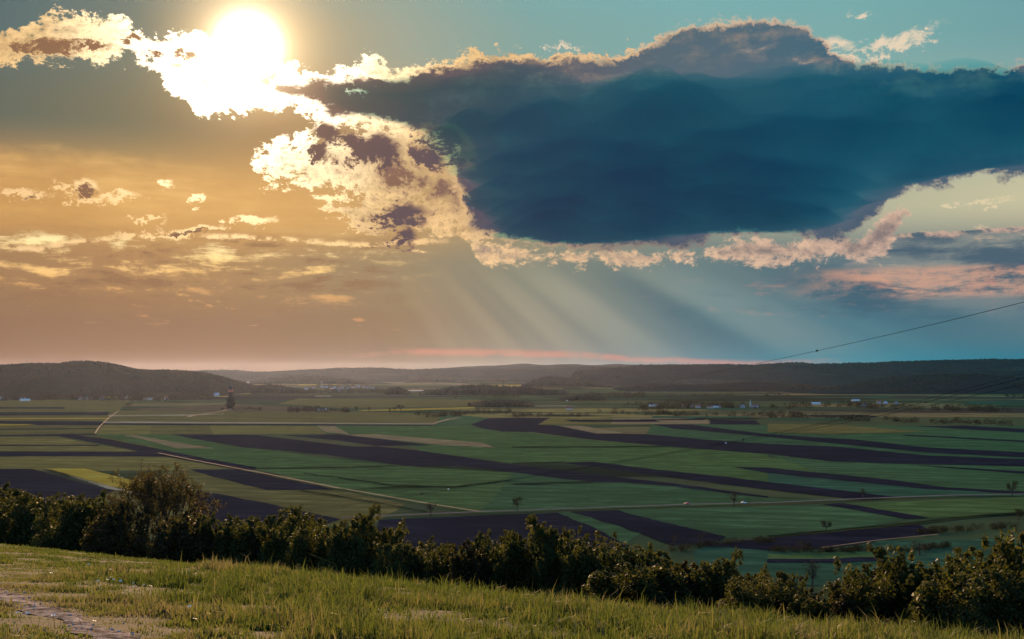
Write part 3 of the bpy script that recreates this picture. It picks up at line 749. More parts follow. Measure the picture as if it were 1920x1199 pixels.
# ------------------------------------------------------------------ the slope we stand on
EN = Vector((0.703, 0.711)); EC = 27.0                 # field edge: EN . p = EC
def vnoise(x, y, s, seed=0.0):
    return mnoise.fractal((x / s, y / s, seed), 1.0, 2.0, 3)
def hz0(x, y):
    q = EN[0] * x + EN[1] * y - EC
    return -1.7 - 0.14 * y - 0.046 * x - 0.20 * 4.0 * math.log1p(math.exp(min(60, q / 4.0))) if q < 200 else -1.7 - 0.14 * y - 0.046 * x - 0.20 * q
def hz(x, y):
    z = hz0(x, y)
    if -40 < x < 60 and y < 110: z += 0.07 * vnoise(x, y, 3.5, 1.0) + 0.03 * vnoise(x, y, 0.9, 5.0)
    return z
def spt(px, py):
    """point of the near slope seen at px, py"""
    u = (px - 960) / FPX; k = (py - HORIZ) / FPX
    Y = 1.7 / max(0.004, k - 0.14 - 0.046 * u)
    return u * Y, Y
def slope_mat():
    m = MT('meadow_soil')
    c = m.mix(m.rng(m.noise(1.6, 5, 0.6), 0.35, 0.65), (0.018, 0.020, 0.007), (0.040, 0.036, 0.015))
    c = m.mix(m.rng(m.noise(0.22, 4), 0.5, 0.66, 0.0, 0.7), c, (0.070, 0.050, 0.024))
    return m.done(m.bsdf(c, 0.95, 0.1, bump=m.noise(9, 4, 0.7), bstr=0.8, bdist=0.05))
SOIL = slope_mat()
def axis(lo, hi, mid0, mid1, fine, coarse):
    return np.concatenate([np.arange(lo, mid0, coarse), np.arange(mid0, mid1, fine), np.arange(mid1, hi + coarse, coarse)])
hx = axis(-700, 700, -42, 42, 0.7, 22.0); hy = axis(-60, 620, 8, 92, 0.7, 16.0)
hv = [(x, y, max(hz(float(x), float(y)), PLAIN - 2)) for y in hy for x in hx]
nx_, ny_ = len(hx), len(hy)
hf_ = np.array([(j * nx_ + i, j * nx_ + i + 1, (j + 1) * nx_ + i + 1, (j + 1) * nx_ + i) for j in range(ny_ - 1) for i in range(nx_ - 1)])
tag(mesh_obj('hillside', hv, hf_, SOIL, smooth=True), 'grassy hillside in the foreground sloping down to the hedge', kind='structure')

# stony path, lower left
PATH = [spt(-120, 1075), spt(-40, 1100), spt(20, 1122), spt(80, 1142), spt(140, 1164), spt(200, 1188), spt(260, 1216), spt(330, 1260)]
def path_dist(x, y):
    b = 1e9
    for (x0, y0), (x1, y1) in zip(PATH[:-1], PATH[1:]):
        dx_, dy_ = x1 - x0, y1 - y0; t = max(0, min(1, ((x - x0) * dx_ + (y - y0) * dy_) / (dx_ * dx_ + dy_ * dy_)))
        b = min(b, math.hypot(x - x0 - t * dx_, y - y0 - t * dy_))
    return b
def path_w(x, y): return 0.30 + 0.24 * vnoise(x, y, 0.9, 9.0)
STONY = (lambda m: m.done(m.bsdf(m.mix(m.rng(m.noise(5.0, 5, 0.65), 0.40, 0.60), (0.075, 0.056, 0.040), m.mix(m.rng(m.noise(1.3, 3), 0.4, 0.6), (0.27, 0.225, 0.175), (0.44, 0.37, 0.29))), 1.0, 0.0, bump=m.noise(26, 4, 0.7), bstr=0.9, bdist=0.03)))(MT('stony_track'))
pv = []; pf_ = []; ring = []
P2 = []
for (a, b) in zip(PATH[:-1], PATH[1:]):
    for k in range(24): P2.append((a[0] + (b[0] - a[0]) * k / 24, a[1] + (b[1] - a[1]) * k / 24))
for i in range(len(P2) - 1):
    d = Vector((P2[i + 1][0] - P2[i][0], P2[i + 1][1] - P2[i][1])).normalized(); nrm = Vector((-d.y, d.x))
    w = path_w(*P2[i])
    for k in range(7):
        s = (k / 6 - 0.5) * 2; x = P2[i][0] + nrm.x * w * s; y = P2[i][1] + nrm.y * w * s
        pv.append((x, y, hz(x, y) + 0.035 - 0.03 * s * s + 0.012 * vnoise(x, y, 0.2, 2.0)))
pf_ = np.array([(i * 7 + k, i * 7 + k + 1, (i + 1) * 7 + k + 1, (i + 1) * 7 + k) for i in range(len(P2) - 2) for k in range(6)])
tag(mesh_obj('footpath', pv, pf_, STONY, smooth=True), 'pale stony footpath in the lower left corner', kind='structure')

# loose stones on the path (too many to count)
sv = []; sf = []
PEB = plain_mat('limestone_pebble', (0.27, 0.24, 0.215), 1.0, 0.0, 0.4, 6.0)
for _ in range(120):
    i = random.randrange(len(P2)); x = P2[i][0] + random.gauss(0, 0.42); y = P2[i][1] + random.gauss(0, 0.42)
    r = random.choice([0.012, 0.018, 0.025, 0.04]) * random.uniform(0.6, 1.3); z = hz(x, y) + 0.03
    b = len(sv)
    for dx_, dy_, dz_ in ((1,0,0),(0,1,0),(-1,0,0),(0,-1,0),(0,0,0.7),(0,0,-0.6)):
        sv.append((x + r * dx_ * random.uniform(.7, 1.4), y + r * dy_ * random.uniform(.7, 1.4), z + r * dz_))
    sf += [(b, b+1, b+4), (b+1, b+2, b+4), (b+2, b+3, b+4), (b+3, b, b+4), (b+1, b, b+5), (b+2, b+1, b+5), (b+3, b+2, b+5), (b, b+3, b+5)]
tag(mesh_obj('gravel', sv, np.array(sf), PEB), 'loose pale stones scattered on the footpath', 'gravel', kind='stuff')

# ------------------------------------------------------------------ grass
def grass_mat():
    m = MT('grass_blade')
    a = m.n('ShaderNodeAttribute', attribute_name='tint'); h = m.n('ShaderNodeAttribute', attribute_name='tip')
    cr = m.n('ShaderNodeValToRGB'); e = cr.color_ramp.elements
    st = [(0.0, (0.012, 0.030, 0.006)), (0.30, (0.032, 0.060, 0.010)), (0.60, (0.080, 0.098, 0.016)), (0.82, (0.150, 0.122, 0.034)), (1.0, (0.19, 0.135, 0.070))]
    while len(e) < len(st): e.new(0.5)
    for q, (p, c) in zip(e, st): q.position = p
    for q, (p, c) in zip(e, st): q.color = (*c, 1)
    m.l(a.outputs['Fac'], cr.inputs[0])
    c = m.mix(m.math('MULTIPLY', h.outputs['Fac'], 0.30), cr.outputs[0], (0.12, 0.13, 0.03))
    d = m.bsdf(c, 0.6, 0.12)
    t = m.n('ShaderNodeBsdfTranslucent'); m.l(m.mix(0.25, c, (0.18, 0.22, 0.02)), t.inputs['Color'])
    ms = m.n('ShaderNodeMixShader'); ms.inputs[0].default_value = 0.5
    m.l(d, ms.inputs[1]); m.l(t.outputs[0], ms.inputs[2])
    return m.done(ms.outputs[0])
GRASS = grass_mat()
# noise fields on a lattice, looked up for every blade
LX = np.arange(-48, 60, 0.25); LY = np.arange(8, 100, 0.25)
def lattice(fn):
    return np.array([[fn(float(x), float(y)) for x in LX] for y in LY])
def look(L, x, y):
    fx = np.clip((x - LX[0]) / 0.25, 0, len(LX) - 1.001); fy = np.clip((y - LY[0]) / 0.25, 0, len(LY) - 1.001)
    i = fx.astype(int); j = fy.astype(int); a = fx - i; b = fy - j
    return L[j, i] * (1 - a) * (1 - b) + L[j, i + 1] * a * (1 - b) + L[j + 1, i] * (1 - a) * b + L[j + 1, i + 1] * a * b
L_z = lattice(hz); L_big = lattice(lambda x, y: vnoise(x * 0.42, y, 2.6, 11.0)); L_sm = lattice(lambda x, y: vnoise(x * 0.8, y, 0.85, 17.0))
L_dry = lattice(lambda x, y: vnoise(x, y, 5.5, 23.0)); L_pth = lattice(path_dist)
def px_of(x, y, z): return 960 + FPX * x / y, HORIZ - FPX * z / y

def blades(n, y0, y1, wid, seed):
    r = np.random.default_rng(seed)
    nt = max(1, n // 34)                                   # tufts
    TY = np.sqrt(r.uniform(y0 * y0, y1 * y1, nt)); TX = r.uniform(-0.50, 0.50, nt) * TY
    th = np.clip(r.lognormal(0.0, 0.50, nt), 0.35, 2.6); tt_ = r.normal(0, 1, nt); ta = r.uniform(0, 6.28, nt)
    loose = r.random(n) < 0.22; ti = r.integers(0, nt, n)
    sp = (0.045 + 0.045 * th[ti]) * (1.0 if y0 < 28 else 1.5)
    X = np.where(loose, 0, TX[ti] + r.normal(0, 1, n) * sp); Y = np.where(loose, 0, TY[ti] + r.normal(0, 1, n) * sp)
    LY_ = np.sqrt(r.uniform(y0 * y0, y1 * y1, n)); LX_ = r.uniform(-0.50, 0.50, n) * LY_
    X = np.where(loose, LX_, X); Y = np.where(loose, LY_, Y); k = r.random(n)
    th_ = np.where(loose, 0.55, th[ti]); tt2 = np.where(loose, 0.3, tt_[ti]); ta2 = np.where(loose, r.uniform(0, 6.28, n), ta[ti])
    z = look(L_z, X, Y); big = look(L_big, X, Y); sm = look(L_sm, X, Y); dry = look(L_dry, X, Y); pd = look(L_pth, X, Y)
    q = EN[0] * X + EN[1] * Y - EC
    px, py = px_of(X, Y, z)
    # mown meadow beyond a line, rough grass this side, trodden verge near the path
    rough_line = np.interp(px, [0, 150, 330, 480, 700, 960, 1920], [1104, 1074, 1070, 1064, 1066, 1060, 1040])
    mead = np.clip((rough_line - py) / 8.0, 0, 1)
    verge = np.clip(1.25 - pd / 2.6, 0, 1)
    verge = np.maximum(verge, np.clip((330 - px) / 260, 0, 1) * np.clip((py - 1062) / 12, 0, 1) * np.clip((1098 - py) / 10, 0, 1) * 0.9)
    dens = np.clip(0.46 + 1.0 * big + 1.2 * sm, 0.05, 1)
    dens = np.where(mead > 0.5, 0.95, dens)
    dens *= np.clip((pd - 0.16 + 0.18 * sm) / 0.40, 0.05, 1)
    keep = (k < dens) & (q < 1.2)
    L = np.clip(0.22 + 0.24 * big + 0.24 * sm + 0.06 * r.standard_normal(n), 0.05, 0.60)
    L = L * th_ * 0.52
    tall = r.random(n) < 0.03; L = np.where(tall, L * 1.6, L)
    L = L * (1 - 0.68 * mead) * (1 - 0.68 * verge)
    tint = np.clip(0.38 + 0.26 * big + 0.28 * dry + 0.12 * r.standard_normal(n) + 0.24 * tt2 + 0.40 * verge - 0.06 * mead + np.where(tall, 0.25, 0), 0, 1)  # big also tints the low patches darker, standing in for shadow gaps
    edge_dry = np.clip(1 - np.abs(py - rough_line - 2) / 9.0, 0, 1) * np.clip((820 - px) / 400, 0, 1)
    tint = np.clip(tint + 0.35 * edge_dry, 0, 1)
    X, Y, z, L, tint, ta2 = (a[keep] for a in (X, Y, z, L, tint, ta2)); m = len(X)
    rr = np.random.default_rng(seed + 1)
    ang = rr.uniform(0, 2 * np.pi, m); lean = np.abs(rr.normal(0.40, 0.30, m)); la = ta2 + rr.normal(0, 1.1, m)
    w = wid * rr.uniform(0.6, 1.35, m)
    cx, cy = np.cos(ang) * w / 2, np.sin(ang) * w / 2
    lx, ly = np.cos(la), np.sin(la)
    B = np.zeros((m, 5, 3), np.float32)
    B[:, 0] = np.stack([X - cx, Y - cy, z - 0.02], 1); B[:, 1] = np.stack([X + cx, Y + cy, z - 0.02], 1)
    mxx = X + lx * lean * L * 0.30; myy = Y + ly * lean * L * 0.30; mz = z + L * 0.60
    B[:, 2] = np.stack([mxx + cx * 0.8, myy + cy * 0.8, mz], 1); B[:, 3] = np.stack([mxx - cx * 0.8, myy - cy * 0.8, mz], 1)
    B[:, 4] = np.stack([X + lx * lean * L, Y + ly * lean * L, z + L * (1 - 0.25 * np.minimum(lean, 1.2))], 1)
    i0 = np.arange(m)[:, None] * 5
    F = np.concatenate([i0 + np.array([[0, 1, 2]]), i0 + np.array([[0, 2, 3]]), i0 + np.array([[3, 2, 4]])], 0)
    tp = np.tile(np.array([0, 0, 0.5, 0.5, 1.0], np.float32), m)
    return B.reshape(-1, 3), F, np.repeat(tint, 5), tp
gA = blades(300000, 13.0, 30.0, 0.019, 101); gB = blades(260000, 30.0, 52.0, 0.027, 202); gC = blades(150000, 52.0, 84.0, 0.034, 303)
off = 0; V_, F_, T_, P_ = [], [], [], []
for v, f, t, p in (gA, gB, gC):
    V_.append(v); F_.append(f + off); T_.append(t); P_.append(p); off += len(v)
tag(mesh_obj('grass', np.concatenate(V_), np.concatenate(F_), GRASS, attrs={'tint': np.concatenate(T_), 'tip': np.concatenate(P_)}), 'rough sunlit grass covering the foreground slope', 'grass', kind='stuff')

# ------------------------------------------------------------------ hedge bushes
BARK = plain_mat('dark_bark', (0.045, 0.034, 0.024), 0.9, 0.1, 0.35, 8.0)
LEAF = leaf_mat('hedge_leaf', (0.012, 0.020, 0.005), (0.072, 0.066, 0.016), 0.42)
LEAF_B = leaf_mat('hawthorn_leaf', (0.014, 0.024, 0.007), (0.085, 0.078, 0.022), 0.42)
LEAF_R = leaf_mat('russet_leaf', (0.022, 0.016, 0.007), (0.056, 0.036, 0.012), 0.36)
def leaf_cloud(name, centres, n, size, mat, parent, seed, tintb=0.0):
    """leaves spread over many small clumps; centres = (x, y, z, r)"""
    r = np.random.default_rng(seed)
    C = np.array(centres); w = C[:, 3] ** 2; idx = r.choice(len(C), n, p=w / w.sum())
    d = r.standard_normal((n, 3)); d /= np.linalg.norm(d, axis=1)[:, None]
    rad = C[idx, 3] * (0.45 + 0.62 * r.random(n) ** 0.6)
    P = C[idx, :3] + d * rad[:, None]
    nrm = d + r.standard_normal((n, 3)) * 0.75; nrm[:, 2] += 0.25; nrm /= np.linalg.norm(nrm, axis=1)[:, None]
    t = np.cross(nrm, r.standard_normal((n, 3))); t /= np.linalg.norm(t, axis=1)[:, None]; b = np.cross(nrm, t)
    s = size * r.uniform(0.55, 1.4, n)[:, None]
    Q = np.stack([P - t * s, P + b * s * 0.55 + nrm * s * 0.12, P + t * s, P - b * s * 0.55 + nrm * s * 0.12], 1)
    F = np.arange(n * 4).reshape(n, 4)
    tint = np.clip(r.beta(2, 3, n) + tintb, 0, 1)
    return mesh_obj(name, Q.reshape(-1, 3), F, mat, parent, attrs={'tint': np.repeat(tint, 4)})

def bush_proto(seed, lobes, spiky, mat, n=9000, size=0.030):
    """unit bush: 1 high, about 1 wide; stems and a clumpy crown down to the ground"""
    r = random.Random(seed); C = []
    root = empty('hedge_bush', (0, 0, 0))
    mb = MB()
    for k in range(lobes):
        a = r.uniform(0, 2 * math.pi); rr = 0.40 * math.sqrt(r.random()); h = (1.0 if k == 0 else r.uniform(0.72, 0.96)) * (1 - 0.55 * rr)
        if k == 0: rr *= 0.3
        x, y = rr * math.cos(a), rr * math.sin(a)
        mb.tube([(x * 0.4, y * 0.4, 0), (x * 0.7, y * 0.7, h * 0.45), (x, y, h * 0.86)], [0.014, 0.010, 0.004], 5)
        m = 10
        for q in range(m):
            t = (q + 0.3) / m
            px_, py_ = x * (0.75 + 0.3 * t), y * (0.75 + 0.3 * t)
            R0 = (0.125 - 0.055 * t * t) * r.uniform(0.75, 1.25)
            C.append((px_ + r.gauss(0, 0.06), py_ + r.gauss(0, 0.06), h * (0.02 + 0.88 * t), R0))
        for q in range(spiky):
            aa = r.uniform(0, 2 * math.pi); L = r.uniform(0.04, 0.09)
            bx, by, bz = x + r.gauss(0, 0.08), y + r.gauss(0, 0.08), h * r.uniform(0.80, 0.92)
            ex, ey, ez = bx + 0.04 * math.cos(aa), by + 0.04 * math.sin(aa), bz + L
            mb.tube([(bx, by, bz), (ex, ey, ez)], [0.004, 0.002], 4)
            for t in (0.35, 0.6, 0.85, 1.0): C.append((bx + (ex - bx) * t, by + (ey - by) * t, bz + (ez - bz) * t, 0.028))
    for k in range(14):                                   # skirt
        a = k * 0.45 + r.uniform(-0.2, 0.2); C.append((0.40 * math.cos(a), 0.40 * math.sin(a), r.uniform(0.05, 0.35), 0.13))
    mb.build('stem', BARK, root)
    leaf_cloud('foliage', C, n, size, mat, root, seed)
    return root
PROTOS = [bush_proto(11, 11, 1, LEAF, 16000, 0.027), bush_proto(12, 6, 5, LEAF_B, 15000, 0.020), bush_proto(13, 14, 1, LEAF, 19000, 0.019),
          bush_proto(14, 5, 2, LEAF_B, 15000, 0.024), bush_proto(15, 10, 5, LEAF, 17000, 0.021), bush_proto(16, 10, 3, LEAF_R, 14000, 0.027)]
used = [False] * len(PROTOS)
HEDGE = [ # px, top row, width px, metres behind the field edge, kind, label
 (-22,898,110,5.0,0,'dark bush cut by the left edge of the photograph'),
 (34,914,80,4.0,4,'low dark bush second from the left edge'),
 (84,908,95,5.0,2,'rounded dark bush third from the left edge'),
 (130,922,85,3.5,1,'small dark bush between two rounder ones at left'),
 (176,912,95,5.0,0,'dense dark bush left of the thin-leaved tree'),
 (224,935,80,3.0,5,'russet low bush at the foot of the thin-leaved tree'),
 (352,950,84,3.0,5,'russet low bush just right of the thin-leaved tree'),
 (404,944,62,4.5,3,'narrow upright bush right of the thin-leaved tree'),
 (446,956,84,4.5,0,'round dark bush in the left hedge, before a spiky one'),
 (500,950,84,5.0,1,'spiky-topped dark bush left of the hedge middle'),
 (552,946,92,5.0,4,'dark bush with many upright shoots in the hedge'),
 (604,956,90,4.0,2,'broad dark bush at the left of the tallest hedge corner'),
 (652,958,74,3.5,3,'narrow dark bush beside the tall hedge corner'),
 (696,946,92,5.0,4,'tall olive-topped bush where the road disappears behind the hedge'),
 (738,1006,66,3.0,1,'low olive bush right of the tall hedge corner'),
 (786,997,84,4.5,0,'olive-topped round bush before the violet field'),
 (846,1004,70,4.0,2,'small round bush in the dip of the hedge'),
 (884,1000,70,3.5,5,'reddish dark bush left of the central clump'),
 (918,974,76,5.0,3,'upright bush at the left of the central clump'),
 (958,976,84,4.5,2,'broad bush in the central clump'),
 (1002,962,84,5.0,4,'tallest bush of the central clump under the lone road tree'),
 (1042,966,76,5.0,1,'bush with pointed top at the right of the central clump'),
 (1088,1002,70,4.0,0,'lower bush just right of the central clump'),
 (1144,974,104,5.0,2,'tall pointed olive bush standing right of centre'),
 (1222,998,96,5.0,3,'olive bush right of the tall pointed one'),
 (1206,1042,128,2.0,0,'big dark bush in front at the right of centre'),
 (1290,1042,88,4.0,5,'reddish olive bush at the start of the low hedge'),
 (1330,1036,76,4.5,1,'olive bush in the low part of the hedge'),
 (1376,1030,92,4.5,4,'leafy green bush in the low part of the hedge'),
 (1428,1058,110,2.5,2,'rounded bush in front at the end of the low hedge'),
 (1478,1054,64,4.0,1,'pale green upright bush left of the gap'),
 (1512,1104,70,2.0,0,'low pale bush in the gap of the hedge'),
 (1572,1082,80,3.0,5,'dark reddish bush right of the gap'),
 (1618,1062,84,3.5,2,'dark bush at the left of the right-hand clump'),
 (1660,1030,120,4.5,4,'tall olive bush at the left of the right-hand clump'),
 (1724,1040,96,4.5,3,'olive bush in the middle of the right-hand clump'),
 (1790,1050,110,2.5,0,'dark bush in front of the right-hand clump'),
 (1836,1016,140,4.5,2,'large bush rising in the right-hand clump'),
 (1862,1058,120,2.0,1,'dark lower bush in front near the right edge'),
 (1912,1000,130,4.5,4,'tallest bush at the right edge of the photograph'),
 (1975,1010,120,3.5,0,'bush cut by the right edge of the photograph'),
]
rb = random.Random(5)
for (px, top, wpx, q, k, lab) in HEDGE:
    u = (px - 960) / FPX
    Y = (EC + q) / (EN[0] * u + EN[1]); X = u * Y
    zb = hz(X, Y); H = (HORIZ - top) / FPX * Y - zb
    W = wpx / FPX * Y * 1.45
    o = PROTOS[k]
    if used[k]: o = copy_tree(PROTOS[k])
    used[k] = True
    o.location = (X, Y, zb - 0.05); o.scale = (W * (1.2 if px > 1600 else 1.05), W * (1.2 if px > 1600 else 1.05), H * (1.16 if px > 1600 else 1.09)); o.rotation_euler = (0, 0, rb.uniform(0, 6.28))
    tag(o, lab, 'bush', 'bushes of the dark hedge along the field edge')

# the thin-leaved tree that stands out of the hedge
def grow(mb, C, p, d, L, rad, depth, r):
    q = p + d * L
    mid = p.lerp(q, 0.5) + Vector((r.gauss(0, 0.04), r.gauss(0, 0.04), 0)) * L
    mb.tube([p, mid, q], [rad, rad * 0.85, rad * 0.68], 5 if depth > 1 else 4)
    if depth <= 2:
        for t in (0.3, 0.6, 0.9): C.append((*p.lerp(q, t), 0.13 + 0.05 * depth))
    if depth == 0: return
    for k in range(3 if depth > 3 else r.choice([2, 3, 3])):
        a = d.orthogonal().normalized(); a.rotate(__import__('mathutils').Quaternion(d, r.uniform(0, 6.28)))
        nd_ = (d + a * r.uniform(0.45, 0.85) + Vector((0, 0, 0.16))).normalized()
        grow(mb, C, q if r.random() < 0.6 else p.lerp(q, r.uniform(0.55, 0.95)), nd_, L * r.uniform(0.66, 0.86), rad * 0.62, depth - 1, r)
u = (297 - 960) / FPX; Y = (EC + 6.5) / (EN[0] * u + EN[1]); X = u * Y; zb = hz(X, Y); H = (HORIZ - 864) / FPX * Y - zb
tr = empty('thin_leaved_tree', (X, Y, zb - 0.05)); mb = MB(); C = []; r = random.Random(21)
for k in range(5):
    a = k * 1.26 + r.uniform(-.3, .3)
    grow(mb, C, Vector((0.08 * math.cos(a), 0.08 * math.sin(a), 0)), Vector((0.5 * math.cos(a), 0.5 * math.sin(a), 1)).normalized(), 1.15, 0.06, 5, r)
C = np.array(C); zmx = C[:, 2].max(); sc_ = H / zmx
wx = (np.abs(C[:, 0]).max()); sx = (108 / FPX * Y) / wx
mb.v = [(x * sx, y * sx, z * sc_) for x, y, z in mb.v]; C[:, 0] *= sx; C[:, 1] *= sx; C[:, 2] *= sc_
mb.build('branches', BARK, tr)
C = np.concatenate([C, np.array([(rb.gauss(0, 0.9), rb.gauss(0, 0.9), rb.uniform(0.3, 2.6), 0.45) for _ in range(26)])])
leaf_cloud('foliage', C, 9500, 0.070, leaf_mat('autumn_leaf', (0.030, 0.016, 0.006), (0.085, 0.044, 0.014), 0.42), tr, 77)
tag(tr, 'thin-leaved brownish tree standing tall above the left hedge', 'tree')

# ------------------------------------------------------------------ weeds, stems and daisies of the foreground
STRAW = plain_mat('dry_stalk', (0.20, 0.15, 0.11), 0.8, 0.2, 0.3, 20.0)
DOCK = plain_mat('dock_seed', (0.16, 0.065, 0.045), 0.9, 0.1, 0.3, 30.0)
def on_slope(px, py):
    x, y = spt(px, py)
    for _ in range(6):
        z = hz(x, y); k = z / y * FPX; y *= 1 + ((HORIZ - k) - py) / FPX * y / 1.7 * 0.3; x = (px - 960) / FPX * y
    return x, y, hz(x, y)
for (px, py, h, lean, lab) in [(1078,1196,0.36,0.05,'upright grey dead stalk at the bottom centre'),(1030,1198,0.24,-0.25,'bent grey dead stalk left of the upright one'),(1136,1198,0.40,-0.45,'long leaning dead stalk at the bottom centre'),(930,1190,0.22,0.2,'short dry stalk with frayed tip near the bottom centre')]:
    x, y, z = on_slope(px, py); mb = MB()
    mb.tube([(0, 0, -0.03), (lean * h * 0.4, 0, h * 0.5), (lean * h, 0.02, h)], [0.007, 0.006, 0.003], 5)
    mb.tube([(lean * h * 0.4, 0, h * 0.5), (lean * h * 0.4 + 0.09, 0.03, h * 0.72)], [0.004, 0.002], 4)
    o = mb.build('dry_stalk', STRAW); o.location = (x, y, z); tag(o, lab, 'dry stalk', 'dead stalks in the grass')
for i, (px, py, h, lab) in enumerate([(1674,1148,0.42,'rusty dock seed head before the right-hand clump'),(1572,1132,0.34,'rusty dock seed head at the gap in the hedge'),(1842,1160,0.32,'small rusty dock stalk before the right edge'),(1818,1162,0.26,'thin rusty dock stalk beside another before the right edge')]):
    x, y, z = on_slope(px, py); rt = empty('dock_plant', (x, y, z)); mb = MB()
    mb.tube([(0, 0, -0.02), (0.02, 0, h * 0.6), (0.03, 0, h)], [0.008, 0.006, 0.003], 5); mb.build('stalk', STRAW, rt)
    mb = MB()
    for k in range(16):
        t = 0.4 + 0.6 * k / 16; s = 0.030 * (1.15 - 0.7 * (k / 16)); a = k * 2.4
        cx, cy, cz = 0.03 * t + 0.02 * math.cos(a), 0.02 * math.sin(a), h * t
        mb.add([(cx + s, cy, cz), (cx, cy + s, cz), (cx - s, cy, cz), (cx, cy - s, cz), (cx, cy, cz + s), (cx, cy, cz - s)], [(0,1,4),(1,2,4),(2,3,4),(3,0,4),(1,0,5),(2,1,5),(3,2,5),(0,3,5)])
    mb.build('seed_head', DOCK, rt); tag(rt, lab, 'weed', 'dock plants at the edge of the meadow')
# leafy weeds along the right of the slope
WEED = leaf_mat('weed_leaf', (0.040, 0.065, 0.022), (0.105, 0.115, 0.040), 0.4)
rw = random.Random(31); wp = []
for k in range(4):
    rt = empty('leafy_weed', (0, 0, 0)); C = []; mb = MB()
    for q in range(7):
        a = rw.uniform(0, 6.28); d_ = rw.uniform(0, 0.16); h = rw.uniform(0.14, 0.34)
        mb.tube([(0, 0, -0.02), (d_ * math.cos(a), d_ * math.sin(a), h)], [0.005, 0.003], 4)
        for t in (0.4, 0.7, 1.0): C.append((d_ * math.cos(a) * t, d_ * math.sin(a) * t, h * t, 0.045))
    mb.build('stem', STRAW, rt); leaf_cloud('foliage', C, 170, 0.026, WEED, rt, 400 + k, 0.1); wp.append(rt)
spots = [(1210,1098),(1252,1102),(1110,1094),(1305,1108),(1345,1112),(1390,1118),(1436,1128),(1470,1124),(1512,1132),(1548,1130),(1610,1132),(1640,1140),(1706,1140),(1740,1146),(1766,1152),(1800,1156),(1840,1168),(1878,1168),(1905,1172),
         (1240,1120),(1320,1136),(1408,1140),(1480,1146),(1560,1150),(1626,1160),(1700,1164),(1760,1172),(1830,1182),(1890,1186),(1452,1172),(1350,1166),(940,1140),(1010,1110),(880,1096),(720,1090),(560,1074)]
for i, (px, py) in enumerate(spots):
    o = wp[i] if i < 4 else copy_tree(wp[i % 4])
    x, y, z = on_slope(px, py); o.location = (x, y, z); s = rw.uniform(0.7, 1.25); o.scale = (s, s, s); o.rotation_euler = (0, 0, rw.uniform(0, 6.28))
    tag(o, 'low leafy green weed standing in the rough grass', 'weed', 'leafy weeds in the rough grass')
PET = plain_mat('daisy_petal', (0.82, 0.80, 0.74), 0.6, 0.3, 0.05, 5.0); YOLK = plain_mat('daisy_centre', (0.75, 0.48, 0.05), 0.7, 0.2, 0.1, 5.0)
dz_root = empty('daisy', (0, 0, 0)); mb = MB(); mb.tube([(0, 0, -0.02), (0.01, 0, 0.10), (0.012, 0, 0.19)], [0.003, 0.003, 0.002], 4); mb.build('stalk', WEED, dz_root)
mb = MB()
for k in range(9):
    a = k * 6.283 / 9; c, s = math.cos(a), math.sin(a)
    mb.add([(0.012, 0, 0.19), (0.012 + c * 0.018 - s * 0.008, s * 0.018 + c * 0.008, 0.194), (0.012 + c * 0.034, s * 0.034, 0.197), (0.012 + c * 0.018 + s * 0.008, s * 0.018 - c * 0.008, 0.194)], [(0, 1, 2, 3)])
mb.build('petals', PET, dz_root); mb = MB(); mb.cone((0.012, 0), 0.010, 0.006, 0.192, 0.202, 7); mb.build('flower_centre', YOLK, dz_root)
dsp = [(62,1174),(71,1176),(104,1181),(114,1184),(89,1182),(155,1180),(172,1186),(40,1168),(226,1104),(214,1100),(203,1103),(186,1106),(174,1068),(220,1110),(228,1106),(255,1104),(254,1112),(277,1110),(276,1118),(233,1126),(92,1092),(170,1072),(384,1174),(358,1186),(205,1080),(190,1110),(415,1158),(362,1160),(213,1096),(150,1060)]
for i, (px, py) in enumerate(dsp):
    o = dz_root if i == 0 else copy_tree(dz_root)
    x, y, z = on_slope(px, py); o.location = (x, y, z); o.rotation_euler = (rw.uniform(-0.2, 0.2) - 0.25, rw.uniform(-0.3, 0.3), rw.uniform(0, 6.28)); s = rw.uniform(0.75, 1.2); o.scale = (s, s, s)
    tag(o, 'tiny white daisy in the grass beside the stony footpath', 'daisy', 'white daisies at the lower left')

# ------------------------------------------------------------------ trees and woods of the plain
FARLEAF = leaf_mat('far_leaf', (0.006, 0.010, 0.005), (0.018, 0.020, 0.009), 0.08, 0.9)
BARELEAF = leaf_mat('bare_twig', (0.012, 0.010, 0.009), (0.028, 0.020, 0.014), 0.08, 0.9)
def far_tree_proto(name, seed, h, crown_w, crown_h, n, size, mat, gaps=0.16):
    r = random.Random(seed); root = empty(name, (0, 0, 0)); mb = MB(); C = []
    z0 = h - crown_h
    mb.tube([(0, 0, -0.3), (0.1, 0, z0), (0, 0.1, h * 0.75)], [0.035 * h, 0.026 * h, 0.010 * h], 6)
    for k in range(16):
        a = r.uniform(0, 6.28); rr = crown_w / 2 * math.sqrt(r.random()) * 0.8; zz = z0 + crown_h * (0.15 + 0.72 * r.random() * (1 - 0.4 * rr / crown_w))
        mb.tube([(0, 0, z0 * 0.9), (rr * math.cos(a), rr * math.sin(a), zz)], [0.012 * h, 0.003 * h], 4)
        C.append((rr * math.cos(a), rr * math.sin(a), zz, crown_w * gaps * r.uniform(0.8, 1.3)))
    mb.build('trunk', BARK, root); leaf_cloud('crown', C, n, size, mat, root, seed)
    return root
ROADT = far_tree_proto('road_tree', 51, 11, 8.5, 6.5, 900, 0.30, FARLEAF)
THINT = far_tree_proto('roadside_tree', 52, 11, 8.0, 7.5, 420, 0.28, BARELEAF)
first = {}
